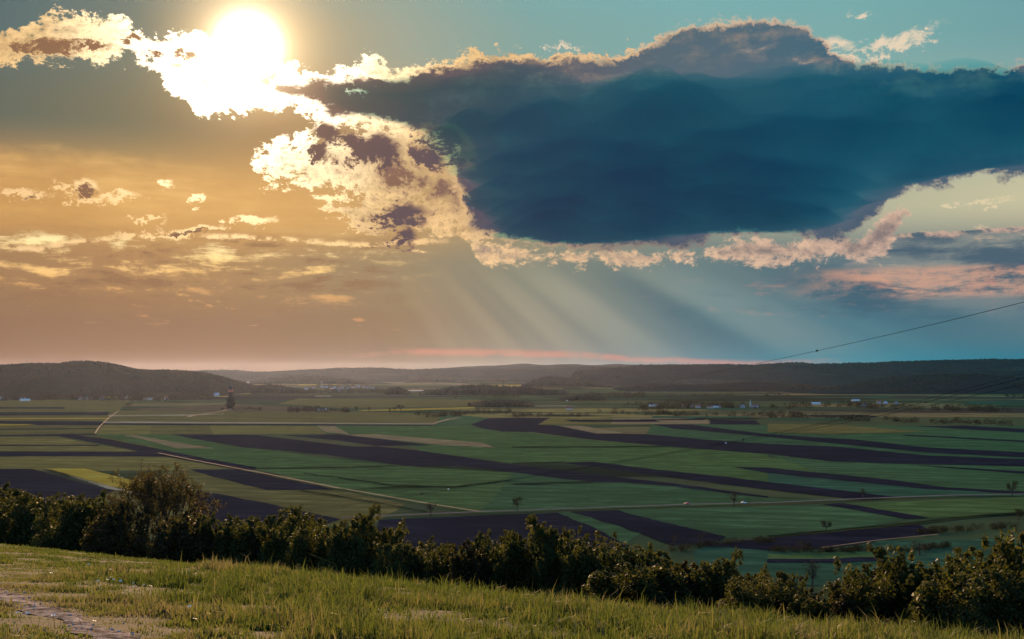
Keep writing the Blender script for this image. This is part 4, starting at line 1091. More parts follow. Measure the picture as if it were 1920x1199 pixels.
def place_tree(proto, px, base, hgt, wid, lab, name, cat='tree', group='single trees on the plain'):
    o = proto if proto not in first else copy_tree(proto); first[proto] = 1
    x, y, z = gpt(px, base); s = 1.2 * hgt / FPX * y / 11.0; w = 1.25 * wid / FPX * y / 8.5
    o.location = (x, y, PLAIN); o.scale = (w, w, s); o.rotation_euler = (0, 0, px * 1.7); o.name = name
    tag(o, lab, cat, group); return o
place_tree(ROADT, 970, 960, 24, 16, 'round dark lone tree on the road above the central clump', 'road_tree')
place_tree(THINT, 808, 968, 24, 20, 'bare wide-topped lone tree on the road at the left', 'road_tree')
place_tree(THINT, 1376, 950, 25, 19, 'thin lone tree beside the road right of the cars', 'road_tree')
place_tree(ROADT, 1898, 931, 24, 17, 'round dark lone tree near the right edge above the road', 'road_tree')
place_tree(THINT, 1618, 933, 16, 15, 'faint bushy tree in the field above the road on the right', 'field_tree')
place_tree(ROADT, 1549, 998, 18, 18, 'leaning dark tree on the ditch below the road', 'field_tree')
place_tree(ROADT, 1910, 976, 18, 18, 'dark bushy tree near the right edge below the road', 'field_tree')
place_tree(THINT, 1264, 1024, 20, 14, 'small dark tree behind the low hedge, left of two', 'field_tree')
place_tree(THINT, 1314, 1020, 20, 16, 'small bare tree behind the low hedge, right of two', 'field_tree')
place_tree(THINT, 1524, 1104, 48, 30, 'reddish bare tree showing in the gap of the hedge', 'bare_tree')
place_tree(ROADT, 1508, 1036, 18, 20, 'dark shrub tree in the scrub left of the ploughed field', 'field_tree')
place_tree(THINT, 1724, 1042, 24, 34, 'spreading bare tree behind the right-hand clump', 'field_tree')
place_tree(ROADT, 751, 772, 11, 13, 'larger of the two dark trees on the far yellow strip', 'far_tree')
place_tree(ROADT, 741, 772, 8, 9, 'smaller of the two dark trees on the far yellow strip', 'far_tree')
place_tree(THINT, 692, 773, 9, 7, 'thin tree right of the far yellow strip start', 'far_tree')
place_tree(THINT, 668, 772, 9, 7, 'thin tree left of the far yellow strip', 'far_tree')
place_tree(THINT, 731, 774, 8, 6, 'thin tree just left of the two dark trees', 'far_tree')
place_tree(ROADT, 848, 783, 9, 12, 'dark tree at the end of the track right of the dry verge', 'far_tree')
place_tree(ROADT, 242, 764, 7, 14, 'low dark tree at the left end of the vineyard', 'far_tree')

def wood(name, label, spots, mat, seed, cat='wood'):
    """a far wood that reads as one mass: lumpy crowns; spots = (x, y, z, radius, height)"""
    r = np.random.default_rng(seed); S = np.array(spots); n = len(S)
    U = []
    for t, m in ((-0.15, 7), (0.45, 7), (0.82, 5)):
        rad = math.cos(t * 1.35) * (1.0 if t > 0 else 0.85)
        for k in range(m): a = 6.283 * k / m + t * 3; U.append((rad * math.cos(a), rad * math.sin(a), t))
    U.append((0, 0, 1.0)); U = np.array(U)
    T = [(i, (i + 1) % 7, 7 + (i + 1) % 7) for i in range(7)] + [(i, 7 + (i + 1) % 7, 7 + i) for i in range(7)]
    for i in range(7):
        a, b = 14 + (i * 5) // 7, 14 + (((i + 1) * 5) // 7) % 5
        T.append((7 + i, 7 + (i + 1) % 7, b))
        if a != b: T.append((7 + i, b, a))
    T += [(14 + i, 14 + (i + 1) % 5, 19) for i in range(5)]; T = np.array(T)
    jit = 1 + r.normal(0, 0.2, (n, len(U), 3))
    V = U[None] * jit; V[:, :, 0] *= S[:, 3:4]; V[:, :, 1] *= S[:, 3:4]; V[:, :, 2] *= S[:, 4:5]
    V += S[:, None, :3]
    F = (np.arange(n)[:, None, None] * len(U) + T[None]).reshape(-1, 3)
    tint = np.repeat(np.clip(r.beta(2, 2.6, n), 0, 1), len(U))
    o = mesh_obj(name, V.reshape(-1, 3), F, mat, attrs={'tint': tint})
    return tag(o, label, cat, kind='stuff')
WOODM = leaf_mat('wood_canopy', (0.006, 0.012, 0.009), (0.016, 0.022, 0.014), 0.0, 1.0)
AUTUM = leaf_mat('village_trees', (0.022, 0.022, 0.010), (0.060, 0.040, 0.018), 0.0, 1.0)
rw2 = np.random.default_rng(3)
def lens(x0, x1, yb, yt, n, peak=0.5, rad=9.0, depth=0.4):
    """crowns in a strip of woodland on the plain: base row yb, top row yt in the middle"""
    out = []
    for _ in range(n):
        t = rw2.random(); px = x0 + (x1 - x0) * t
        env = max(0.12, 1 - abs((t - peak) / (1 - peak if t > peak else peak)) ** 1.7)
        Y0 = FPX * 100 / (yb - HORIZ); H = (yb - yt) / FPX * Y0 * env
        y = Y0 * (1 + depth * rw2.random()); k = rw2.random()
        x = (px - 960) / FPX * y
        base = max(0.0, H - 14) * (0.25 + 0.75 * (y / Y0 - 1) / depth)          # rising ground carries the wood
        out.append((x, y, PLAIN + base + 2, rad * rw2.uniform(0.7, 1.3), min(H, 16) * rw2.uniform(0.55, 0.9) + 2))
    return out
def swell(x0, x1, yb, yt, peak, depth, label):
    """low rise that carries a wood"""
    Y0 = FPX * 100 / (yb - HORIZ); V = []; nx, ny = 40, 12
    for j in range(ny):
        s = j / (ny - 1)
        for i in range(nx):
            t = i / (nx - 1); env = max(0, 1 - abs((t - peak) / (1 - peak if t > peak else peak)) ** 1.7)
            H = max(0, (yb - yt) / FPX * Y0 - 14) * env
            y = Y0 * (1 + depth * 2.2 * s); x = (x0 + (x1 - x0) * t - 960) / FPX * y
            g = 0.25 + 0.75 * min(1, s * 2.2) if s < 0.55 else math.cos((s - 0.55) / 0.45 * math.pi / 2)
            V.append((x, y, PLAIN + H * g - (2 if j in (0, ny - 1) or i in (0, nx - 1) else 0)))
    F = np.array([(j * nx + i, j * nx + i + 1, (j + 1) * nx + i + 1, (j + 1) * nx + i) for j in range(ny - 1) for i in range(nx - 1)])
    tag(mesh_obj('rise', V, F, FARH, smooth=True), label, kind='structure')
WOODS = [
 (470,702,721,703,0.35,'long dark wood on the slope left of centre',900,0.12),
 (755,878,718,705,0.45,'small dark wood on the tan slope in the centre',500,0.10),
 (470,566,738,724,0.3,'dark wood above the vineyard right of the tower',500,0.14),
 (722,772,741,729,0.4,'small pointed copse left of the bright glasshouses',220,0.10),
 (788,1066,742,725,0.4,'long dark wood right of the bright glasshouses',1100,0.14),
 (978,1150,727,706,0.3,'dark sloping wood right of centre',800,0.12),
 (1080,1222,707,687,0.35,'wood on the far ridge right of centre',600,0.08),
 (1215,1306,708,700,0.5,'thin strip of wood on the right far slope',300,0.06),
 (1336,1570,713,692,0.45,'large dark wood under the right-hand ridge',1000,0.10),
 (1150,1240,730,724,0.5,'tree belt left of the right-centre wood',260,0.08),
 (1050,1135,752,745,0.5,'dark scrub in the middle of the right plain',240,0.10),
 (390,480,737,727,0.3,'dark copse behind the tower',260,0.10),
 (880,1000,764,756,0.6,'scrubby belt at the far edge of the centre plain',420,0.10),
]
for i, (x0, x1, yb, yt, pk, lab, n, dp) in enumerate(WOODS):
    swell(x0, x1, yb, yt, pk, dp, 'low rise under the ' + lab)
    wood('wood', lab, lens(x0, x1, yb, yt, n, pk, 10.0 if yb < 730 else 7.0, dp), WOODM, 60 + i)
# crowns over the hills
def hill_wood(hi, label, n, seed, rad, hh, cover):
    G, o = HILLS[hi]; ny, nx, _ = G.shape; out = []; rr = np.random.default_rng(seed)
    while len(out) < n:
        j = rr.uniform(2, ny * 0.56); i = rr.uniform(0, nx - 1.01); a, b = int(j), int(i)
        p = G[a, b] * (1 - (j - a)) * (1 - (i - b)) + G[a + 1, b] * (j - a) * (1 - (i - b)) + G[a, b + 1] * (1 - (j - a)) * (i - b) + G[a + 1, b + 1] * (j - a) * (i - b)
        if p[2] < PLAIN + 8: continue
        if mnoise.fractal((p[0] / 380, p[1] / 300, 8.0), 1.0, 2.0, 4) + (0.25 if abs(j - ny * 0.5) < 1.5 else 0) < cover: continue
        out.append((p[0], p[1], p[2] - 1.0, rad * rr.uniform(0.7, 1.3), hh * rr.uniform(0.6, 1.3)))
    wood('wood', label, out, WOODM, seed)
hill_wood(3, 'woodland covering the broad hill below the sun', 5200, 91, 5.0, 5.0, -0.12)
hill_wood(4, 'woodland on the dark rounded hill at right', 1700, 92, 7.0, 6.0, -0.05)
hill_wood(5, 'woodland on the low swell in the right centre', 1800, 93, 7.0, 6.0, -0.15)
hill_wood(2, 'woodland along the long right-hand ridge', 2200, 94, 10.0, 7.0, -0.1)
hill_wood(1, 'woodland along the far hills left of centre', 1800, 95, 11.0, 7.0, 0.05)
# scrub rows in the near right plain
def scrub_row(pts, n, rpx, hpx, label, seed, mat=None):
    out = []; rr = np.random.default_rng(seed)
    for _ in range(n):
        k = rr.integers(0, len(pts) - 1); t = rr.random()
        px = pts[k][0] + (pts[k + 1][0] - pts[k][0]) * t; py = pts[k][1] + (pts[k + 1][1] - pts[k][1]) * t
        x, y, z = gpt(px, py + rr.normal(0, 1.2)); s = y / FPX
        out.append((x, y, PLAIN + 0.2, rpx * s * rr.uniform(0.5, 1.3), hpx * s * rr.uniform(0.4, 1.2)))
    spots = np.array(out); C = [(a, b, c + h * 0.5, max(r_, h * 0.5)) for a, b, c, r_, h in out]
    o = leaf_cloud('scrub', C, n * 130, float(np.mean(spots[:, 3])) * 0.16, mat or FARLEAF, None, seed)
    tag(o, label, 'scrub', kind='stuff')
scrub_row([(1722,1002),(1780,998),(1850,993),(1910,990)], 60, 6, 12, 'dark scrub row below the road near the right edge', 201)
scrub_row([(1430,1034),(1500,1036),(1560,1036),(1625,1034)], 60, 6, 11, 'dark scrub row between the ploughed field and the meadow', 202)
scrub_row([(1255,1036),(1340,1024),(1420,1018),(1450,1020)], 50, 6, 12, 'dark scrub behind the low part of the hedge', 203)
scrub_row([(1640,1036),(1720,1034),(1780,1026)], 40, 6, 10, 'scrub behind the right-hand clump', 204)
scrub_row([(540,773),(570,771),(600,771),(655,773)], 50, 5, 8, 'brown shrubs round the farm beside the vineyard', 205, BARELEAF)
scrub_row([(800,783),(840,780),(900,776),(960,774)], 70, 4, 7, 'shrubs along the far edge of the centre plain', 206, FARLEAF)
scrub_row([(960,781),(1000,781),(1110,781)], 40, 4, 5, 'low brown shrubs behind the light green field', 207, BARELEAF)
scrub_row([(1200,768),(1300,764),(1420,766),(1560,762),(1700,768),(1900,772)], 130, 7, 7, 'dark tree belt along the right-hand villages', 208, FARLEAF)
scrub_row([(1100,775),(1300,779),(1500,783),(1700,792),(1900,796)], 90, 7, 4, 'low hedges on the far right plain', 209, FARLEAF)
scrub_row([(0,750),(60,749),(120,749),(200,750),(300,750),(400,747)], 170, 6, 9, 'autumn trees among the houses under the left hill', 210, BARELEAF)
scrub_row([(560,738),(620,737),(700,736),(760,739)], 110, 5, 6, 'trees among the white village in the centre', 211, FARLEAF)
scrub_row([(880,716),(930,717),(1000,714)], 70, 5, 5, 'trees among the far centre village', 212, FARLEAF)

rr5 = random.Random(71)
for k in range(26):                                                    # hedgerows and small belts before the hills
    py = 712 + 66 * rr5.random(); px = rr5.uniform(360, 1940); w = rr5.uniform(40, 130) * (0.5 + (py - 700) / 80)
    scrub_row([(px, py), (px + w * 0.5, py + rr5.uniform(-1.5, 1.5)), (px + w, py + rr5.uniform(-2, 2))], int(14 + w / 5), 3.2, 3.6, 'one of the distant dark hedgerows before the hills', 300 + k, FARLEAF if px > 800 else BARELEAF)

# ------------------------------------------------------------------ houses, tower, church
WALLW = plain_mat('white_render', (0.32, 0.31, 0.30), 0.9, 0.1, 0.06, 0.5); WALLT = plain_mat('cream_render', (0.55, 0.47, 0.36), 0.85, 0.2, 0.08, 0.5)
ROOFR = plain_mat('red_tile', (0.24, 0.085, 0.055), 0.8, 0.2, 0.25, 1.5); ROOFG = plain_mat('grey_tile', (0.12, 0.12, 0.125), 0.45, 0.5, 0.2, 1.5)
SHEET = plain_mat('sheet_metal', (0.62, 0.63, 0.64), 0.22, 0.8, 0.05, 0.3, metal=0.6)
GLASS = plain_mat('dark_glass', (0.03, 0.035, 0.04), 0.15, 0.6, 0.1, 0.5)
def house_proto(name, w, d, h, rh, wall, roof, rise=True):
    root = empty(name, (0, 0, 0)); mb = MB(); mb.box(-w/2, w/2, -d/2, d/2, -1, h); mb.build('wall', wall, root)
    mb = MB(); o = 0.4
    mb.add([(-w/2-o,-d/2-o,h),(w/2+o,-d/2-o,h),(w/2+o,d/2+o,h),(-w/2-o,d/2+o,h),(-w/2-o,0,h+rh),(w/2+o,0,h+rh)], [(0,1,5,4),(2,3,4,5),(0,4,3),(1,2,5),(3,2,1,0)])
    rf = mb.build('roof', roof, root)
    if rise: mb = MB(); mb.box(w*0.2, w*0.2+0.8, 0.4, 1.2, h + rh*0.3, h + rh + 0.8); mb.build('chimney', wall, rf)
    for i in range(3):
        for f in range(max(1, int(h // 2.8))):
            mb = MB(); x = -w*0.33 + w*0.33*i; z = 1.0 + 2.8*f; mb.box(x-0.5, x+0.5, -d/2-0.04, -d/2+0.05, z, z+1.4); mb.build('window', GLASS, root)
    mb = MB(); mb.box(-w*0.47, -w*0.47+1.0, -d/2-0.05, -d/2+0.05, -0.2, 2.0); mb.build('door', BARK, root)
    return root
HP = [house_proto('house', 13, 9, 5.6, 4.2, WALLW, ROOFR), house_proto('house', 16, 9, 3.6, 4.0, WALLT, ROOFR), house_proto('house', 11, 9, 5.6, 3.6, WALLW, ROOFG), house_proto('barn', 26, 11, 4.6, 2.2, WALLT, SHEET, False), house_proto('house', 12, 8, 4.0, 3.6, WALLW, SHEET)]
hfirst = set(); rh_ = random.Random(9)
def put_house(k, px, py, lab, group, sc=1.0, rz=None):
    o = HP[k] if k not in hfirst else copy_tree(HP[k]); hfirst.add(k)
    x, y, z = gpt(px, py); o.location = (x, y, PLAIN); o.scale = (sc, sc, sc); o.rotation_euler = (0, 0, rh_.uniform(-0.5, 0.5) if rz is None else rz)
    tag(o, lab, 'barn' if k == 3 else 'house', group)
for i, (k, px, py, lab) in enumerate([(2,3,750,'tall pale house at the left edge under the hill'),(4,17,750,'small bright-roofed house near the left edge'),(0,43,750,'pale house with turquoise tint under the hill'),(3,47,752.5,'low long shed before the village under the hill'),(1,84,748,'red-roofed house under the dark slope, left'),(0,150,750,'white house in the village, left of its middle'),(2,162,750.5,'white house in the middle of the hill village'),(1,178,749,'cream house right of the village middle'),(0,192,750,'white house near the right end of the village'),(2,236,749,'pale gable by itself right of the hill village'),(3,277,750,'bright metal-roofed barn at the right end of the hill village'),(4,290,744,'small house with shining roof on the lower slope'),(0,312,750,'last white house right of the shining barn')]):
    put_house(k, px, py, lab, 'houses of the village under the left hill', 1.25)
cv = [(574,732),(588,729),(604,727),(612,728),(621,730),(628,729),(637,731),(642,729),(652,730),(662,728),(672,727),(682,728),(690,729),(700,731),(618,734),(634,735),(660,734)]
for i, (px, py) in enumerate(cv):
    put_house([4, 0, 2, 4, 1][i % 5], px, py, 'small pale house in the distant white village left of centre', 'houses of the distant white village', 1.5)
for i, (px, py, lab) in enumerate([(703,704,'bright speck of a house left of two on the far slope'),(722,704,'bright speck of a house beside another on the far slope'),(768,703,'brightest lone house on the far slope above the tan field'),(878,727,'bright house at the left end of the far orange strip'),(599,701,'tiny house high on the far slope left of centre'),(428,715,'bright house on the slope right of the wooded hill'),(465,719,'second bright house right of the wooded hill'),(406,743,'bright lone house left of the tower')]):
    put_house(4, px, py, lab, 'single far houses with shining roofs', 1.7, 0.0)
for i in range(9):
    put_house([1, 0][i % 2], 884 + i * 13 + rh_.uniform(-4, 4), 713 + rh_.uniform(-1.5, 2.5), 'red-roofed house in the far village right of centre', 'houses of the far red village', 1.6)
for i, (k, px, py, lab) in enumerate([(3,1225,763,'pale blue-grey barn left of the church village'),(0,1284,764,'first white house of the church village'),(2,1297,764.5,'second white house of the church village'),(0,1309,766,'white house low in the church village'),(1,1331,767,'red-roofed house beside the white ones'),(3,1342,766,'long white barn left of the church'),(2,1392,765,'small house just left of the church'),(0,1417,764,'small house just right of the church'),(3,1604,753,'long pale shed above the eastern hamlet'),(0,1612,762,'left white house of the eastern hamlet'),(2,1622,763,'white gabled house of the eastern hamlet'),(0,1648,757,'white house at the right of the eastern hamlet'),(4,1660,758,'shining-roofed house of the eastern hamlet'),(2,1680,759,'last house right of the eastern hamlet'),(3,1530,759,'tan barn between church and eastern hamlet'),(1,1068,769,'lone pale house below the right-centre scrub')]):
    put_house(k, px, py, lab, 'houses of the villages on the right', 1.0)
put_house(3, 604, 771, 'turquoise-white farmhouse beside the vineyard', 'farms by the vineyard', 0.9, 0.1)
# glasshouses that catch the sun
def glasshouse(px, py, w, d, lab):
    root = empty('glasshouse', gpt(px, py)); mb = MB(); mb.box(-w/2, w/2, -d/2, d/2, 0, 4); mb.build('wall', WALLW, root)
    n = 5
    for i in range(n):
        mb = MB(); x0 = -w/2 + w*i/n; x1 = x0 + w/n - 0.6
        mb.add([(x0,-d/2-.3,4.02),(x1,-d/2-.3,4.02),(x1,d/2+.3,4.02),(x0,d/2+.3,4.02),((x0+x1)/2,-d/2-.3,5.0),((x0+x1)/2,d/2+.3,5.0)], [(0,4,5,3),(4,1,2,5),(0,1,4),(2,3,5),(3,2,1,0)])
        mb.build('roof_bay', SHEET, root)
    tag(root, lab, 'glasshouse', 'shining glasshouses in the far centre')
glasshouse(776, 733.5, 95, 110, 'brilliantly shining glasshouse in the centre distance')
glasshouse(970, 729.5, 60, 60, 'shining flat building left of a pair on the centre plain')
glasshouse(983, 729.8, 55, 60, 'shining flat building right of a pair on the centre plain')
glasshouse(935, 733.5, 40, 60, 'small shining roof before the long dark wood')

# the tower with the tree in front of it
TOWW = plain_mat('tower_stone', (0.025, 0.022, 0.022), 0.85, 0.2, 0.2, 0.3); TILE = plain_mat('spire_slate', (0.015, 0.017, 0.02), 0.6, 0.4, 0.2, 0.6)
x, y, z = gpt(432.5, 765); s_ = 1.22 * y / FPX
root = empty('church_tower', (x, y, PLAIN)); mb = MB()
mb.box(-2.7*s_, 2.7*s_, -2.7*s_, 2.7*s_, -1, 25*s_); mb.build('tower_wall', TOWW, root)
mb = MB(); mb.box(-3.0*s_, 3.0*s_, -3.0*s_, 3.0*s_, 24*s_, 28*s_); mb.build('red_cornice', ROOFR, root)
mb = MB(); mb.box(-2.4*s_, 2.4*s_, -2.4*s_, 2.4*s_, 28*s_, 33*s_); bf = mb.build('belfry', TOWW, root)
for a in range(4):
    mb = MB(); c, q = [(1,0),(0,1),(-1,0),(0,-1)][a]
    if c: mb.box(c*2.4*s_-0.1, c*2.4*s_+0.1, -0.9*s_, 0.9*s_, 29*s_, 32*s_)
    else: mb.box(-0.9*s_, 0.9*s_, q*2.4*s_-0.1, q*2.4*s_+0.1, 29*s_, 32*s_)
    mb.build('louvre', GLASS, bf)
mb = MB(); mb.cone((0,0), 3.6*s_, 1.2*s_, 33*s_, 36*s_, 8); mb.cone((0,0), 1.2*s_, 0.1*s_, 36*s_, 40*s_, 8); sp = mb.build('spire', TILE, root)
mb = MB(); mb.box(-0.12*s_, 0.12*s_, -0.12*s_, 0.12*s_, 39.5*s_, 42*s_); mb.build('finial', TILE, sp)
tag(root, 'dark slim church tower with a red cornice rising behind a tree', 'church tower')
tt = far_tree_proto('poplar_tree', 58, 22*s_, 13*s_, 21*s_, 2600, 0.8*s_, leaf_mat('tower_tree_leaf', (0.006, 0.009, 0.006), (0.014, 0.018, 0.010), 0.05), 0.22)
xx, yy, zz = gpt(432.5, 766.5); tt.location = (xx, yy, PLAIN); tag(tt, 'dense dark tree directly in front of the church tower', 'tree')
# village church with a pale spire
x, y, z = gpt(1407, 764); s_ = y / FPX; root = empty('village_church', (x, y, PLAIN)); mb = MB()
mb.box(-1.4*s_, 1.4*s_, -1.4*s_, 1.4*s_, -1, 6*s_); mb.build('tower_wall', WALLW, root)
mb = MB(); mb.cone((0,0), 1.7*s_, 0.05*s_, 6*s_, 15*s_, 8); mb.build('spire', plain_mat('copper_spire', (0.20, 0.36, 0.34), 0.5, 0.4, 0.15, 0.5), root)
mb = MB(); mb.box(1.4*s_, 7*s_, -1.6*s_, 1.6*s_, -1, 3.0*s_); mb.build('nave', WALLW, root)
mb = MB(); mb.add([(1.4*s_,-2*s_,3*s_),(7.2*s_,-2*s_,3*s_),(7.2*s_,2*s_,3*s_),(1.4*s_,2*s_,3*s_),(1.4*s_,0,5*s_),(7.2*s_,0,5*s_)], [(0,1,5,4),(2,3,4,5),(0,4,3),(1,2,5)]); mb.build('nave_roof', ROOFR, root)
tag(root, 'village church with a pale green pointed spire on the right', 'church')

# masts and wind turbines on the skyline
STEEL = plain_mat('mast_steel', (0.16, 0.15, 0.15), 0.6, 0.4, 0.1, 0.5)
def mast(px, top, bot, Y, lab, wpx=0.9, name='radio_mast'):
    x, y, z1 = at(px, top, Y); z0 = at(px, bot, Y)[2]; root = empty(name, (x, y, z0 - 4)); h = z1 - z0 + 4; w = wpx / FPX * Y
    mb = MB()
    for a in range(4):
        cx, cy = [(1,1),(-1,1),(-1,-1),(1,-1)][a]; mb.tube([(cx*w*0.5, cy*w*0.5, 0), (cx*w*0.22, cy*w*0.22, h)], [w*0.2, w*0.16], 4)
    for k in range(6):
        zz = h * (k + 0.5) / 6; q = w * (0.5 - 0.28 * (k + 0.5) / 6); mb.box(-q, q, -q, q, zz - w*0.08, zz + w*0.08)
    mb.build('lattice', STEEL, root); mb = MB(); mb.tube([(0, 0, h), (0, 0, h * 1.12)], [w*0.14, w*0.08], 5); mb.build('aerial', STEEL, root)
    tag(root, lab, 'mast', 'masts on the skyline')
mast(50, 671, 681, 5200, 'thin radio mast on the crest of the wooded hill')
def turbine(px, hub, bot, Y, lab, rot):
    x, y, zh = at(px, hub, Y); z0 = at(px, bot, Y)[2]; root = empty('wind_turbine', (x, y, z0 - 10)); h = zh - z0 + 10
    mb = MB(); mb.cone((0, 0), 3.4, 1.8, 0, h, 10); mb.build('tower', STEEL, root); mb = MB(); mb.box(-2, 2, -5, 4, h, h + 4); nc = mb.build('nacelle', STEEL, root)
    for k in range(3):
        a = rot + k * 2.094; mb = MB(); mb.tube([(0, -6, h + 2), (math.sin(a)*12, -6, h + 2 + math.cos(a)*12), (math.sin(a)*38, -6, h + 2 + math.cos(a)*38)], [1.2, 2.0, 0.5], 5); mb.build('blade', STEEL, nc)
    tag(root, lab, 'wind turbine', 'wind turbines on the far left skyline')
for i, (px, hb, lab) in enumerate([(398,692.5,'farthest left of the tiny wind turbines'),(424,690.5,'second and tallest tiny wind turbine right of the wooded hill'),(433,691.5,'third tiny wind turbine, close right of the tallest'),(454,691,'fourth tiny wind turbine on the far hills'),(461,692.5,'fifth tiny wind turbine, close to the fourth'),(477,692.5,'farthest right of the tiny wind turbines')]):
    turbine(px, hb, 697, 13500, lab, i * 0.7)
def pylon(px, top, bot, lab):
    x, y, z = gpt(px, bot); h = (bot - top) / FPX * y; root = empty('power_pylon', (x, y, PLAIN)); w = h * 0.16; mb = MB()
    for cx, cy in ((1,1),(-1,1),(-1,-1),(1,-1)): mb.tube([(cx*w*.5, cy*w*.5, -1), (cx*w*.14, cy*w*.14, h*.7), (0, 0, h)], [h*.012]*3, 4)
    for k in range(5):
        a, b = h * k / 6.5, h * (k + 1) / 6.5; qa, qb = w*(.5 - .36*k/5), w*(.5 - .36*(k+1)/5)
        for sx in (1, -1): mb.tube([(sx*qa, -qa, a), (-sx*qb, -qb, b)], [h*.007]*2, 4); mb.tube([(sx*qa, qa, a), (-sx*qb, qb, b)], [h*.007]*2, 4)
    mb.build('lattice', STEEL, root)
    for zz, l in ((.70, .24), (.82, .20), (.93, .15)):
        mb = MB(); mb.box(-h*l, h*l, -h*.012, h*.012, h*zz - h*.012, h*zz + h*.012); mb.build('cross_arm', STEEL, root)
    tag(root, lab, 'pylon', 'far power pylons')
pylon(603, 714, 727, 'far lattice pylon above the white village')
pylon(1080, 690, 711, 'faint far pylon in front of the right-centre wood')

# ------------------------------------------------------------------ cars on the road
TYRE = plain_mat('tyre_rubber', (0.02, 0.02, 0.02), 0.9, 0.1, 0.1, 5.0)
def car(px, py, colr, heading, lab):
    x, y, z = gpt(px, py); root = empty('car', (x, y, PLAIN + ZR), heading)
    paint = plain_mat('car_paint', colr, 0.25, 0.6, 0.03, 0.5)
    def loft(secs, name, mat, par):
        v = []; f = []; n = len(secs[0])
        for s in secs: v += s
        for i in range(len(secs) - 1):
            for k in range(n): f.append((i*n + k, i*n + (k+1) % n, (i+1)*n + (k+1) % n, (i+1)*n + k))
        f += [tuple(range(n))[::-1], tuple(range((len(secs)-1)*n, len(secs)*n))]
        return mesh_obj(name, v, f, mat, par, True)
    def sec(xx, w, z0, z1): return [(xx, -w, z0), (xx, w, z0), (xx, w*1.03, (z0+z1)/2), (xx, w*0.9, z1), (xx, -w*0.9, z1), (xx, -w*1.03, (z0+z1)/2)]
    b = loft([sec(-2.15, .70, .45, .80), sec(-1.9, .84, .28, .92), sec(-0.9, .88, .25, .95), sec(0.7, .88, .25, .93), sec(1.7, .84, .28, .80), sec(2.1, .72, .40, .66)], 'body', paint, root)
    c = loft([sec(-1.75, .72, .90, .96), sec(-1.2, .72, .90, 1.40), sec(0.1, .72, .90, 1.45), sec(1.0, .72, .90, .95)], 'cabin', GLASS, root)
    loft([sec(-1.1, .62, 1.38, 1.47), sec(0.1, .62, 1.40, 1.50)], 'roof', paint, c)
    for wx in (-1.3, 1.3):
        for sy in (-1, 1):
            mb = MB(); mb.cone((0, 0), .33, .33, -.11, .11, 14); w = mb.build('wheel', TYRE, root); w.location = (wx, sy * .80, .33); w.rotation_euler = (math.pi/2, 0, 0)
            mb = MB(); mb.cone((0, 0), .19, .19, -.12, .12, 10); mb.build('rim', SHEET, w)
    for sy in (-1, 1):
        mb = MB(); mb.box(2.02, 2.10, sy*.55-.16, sy*.55+.16, .55, .68); mb.build('headlight', WALLW, root)
        mb = MB(); mb.box(-2.16, -2.08, sy*.58-.14, sy*.58+.14, .62, .76); mb.build('tail_light', ROOFR, root)
    tag(root, lab, 'car', 'cars on the country road')
car(1288, 950.2, (0.55, 0.05, 0.06), 0.18 + math.pi, 'small red and white car, the left one on the road')
car(1395, 948.4, (0.72, 0.76, 0.80), 0.14, 'small pale car right of the thin road tree')

# ------------------------------------------------------------------ power cables crossing the valley
CABLE = (lambda m: m.done(m.matte(m.mix(m.rng(m.noise(2.0, 2), 0.3, 0.7), (0.008, 0.008, 0.010), (0.02, 0.02, 0.022)))))(MT('black_cable')); MARKW = plain_mat('pale_marker', (0.62, 0.66, 0.68), 0.5, 0.4, 0.05, 3.0); MARKD = plain_mat('dark_marker', (0.02, 0.02, 0.02), 0.7, 0.2, 0.05, 3.0)
def cable(pts, y_at, rad, lab, marks):
    """pts: seen rows along the cable (from the right); distance falls along the line as 1/y"""
    px = np.array([p[0] for p in pts], float); py = np.array([p[1] for p in pts], float)
    o_ = np.argsort(px); px, py = px[o_], py[o_]
    (xa, Ya), (xb, Yb) = y_at
    def P(x):
        iy = 1 / Ya + (1 / Yb - 1 / Ya) * (x - xa) / (xb - xa); return Vector(at(x, float(np.polyval(pc, x)), 1 / iy))
    pc = np.polyfit(px, py, min(3, len(px) - 1))
    xs = np.linspace(px[0], px[-1], 90); Q = [P(x) for x in xs]
    root = empty('power_cable', Q[-1]); mb = MB(); mb.tube([q - Q[-1] for q in Q], [rad] * len(Q), 5); mb.build('wire', CABLE, root)
    for mx_, kind, r in marks:
        c = P(mx_) - Q[-1]; Yd = P(mx_).y; r = r / FPX * Yd; mb = MB()
        for k in range(6): z0, z1 = -r + 2*r*k/6, -r + 2*r*(k+1)/6; mb.cone((c.x, c.y), math.sqrt(max(0, r*r - z0*z0)) + 1e-3, math.sqrt(max(0, r*r - z1*z1)) + 1e-3, c.z + z0, c.z + z1, 10)
        mb.build('marker_ball', MARKD if kind == 'd' else MARKW, root)
    tag(root, lab, 'power cable', 'power cables spanning the valley')
cable([(1990,547),(1920,570),(1760,605),(1650,630),(1530,658),(1430,683),(1300,706),(1180,729),(1070,750),(960,770),(880,784)], ((1920, 120), (1070, 520)), 0.032, 'upper power cable rising against the sky at right', [(1532,'d',2.2),(1526,'w',1.6),(1071,'d',2.2),(1063,'w',1.4)])
cable([(1990,688),(1920,712),(1735,752),(1560,790),(1430,820),(1290,846),(1100,876),(960,898),(790,926),(640,950)], ((1920, 150), (790, 480)), 0.034, 'middle power cable crossing the plain with dark markers', [(1736,'d',2.0),(1393,'d',2.0),(1361,'w',1.7),(791,'d',2.0),(841,'w',1.5)])
cable([(1990,704),(1920,722),(1735,760),(1560,796),(1430,824),(1290,848),(1100,877),(960,899),(790,928),(640,953)], ((1920, 142), (790, 470)), 0.026, 'lower power cable just under the middle one', [])
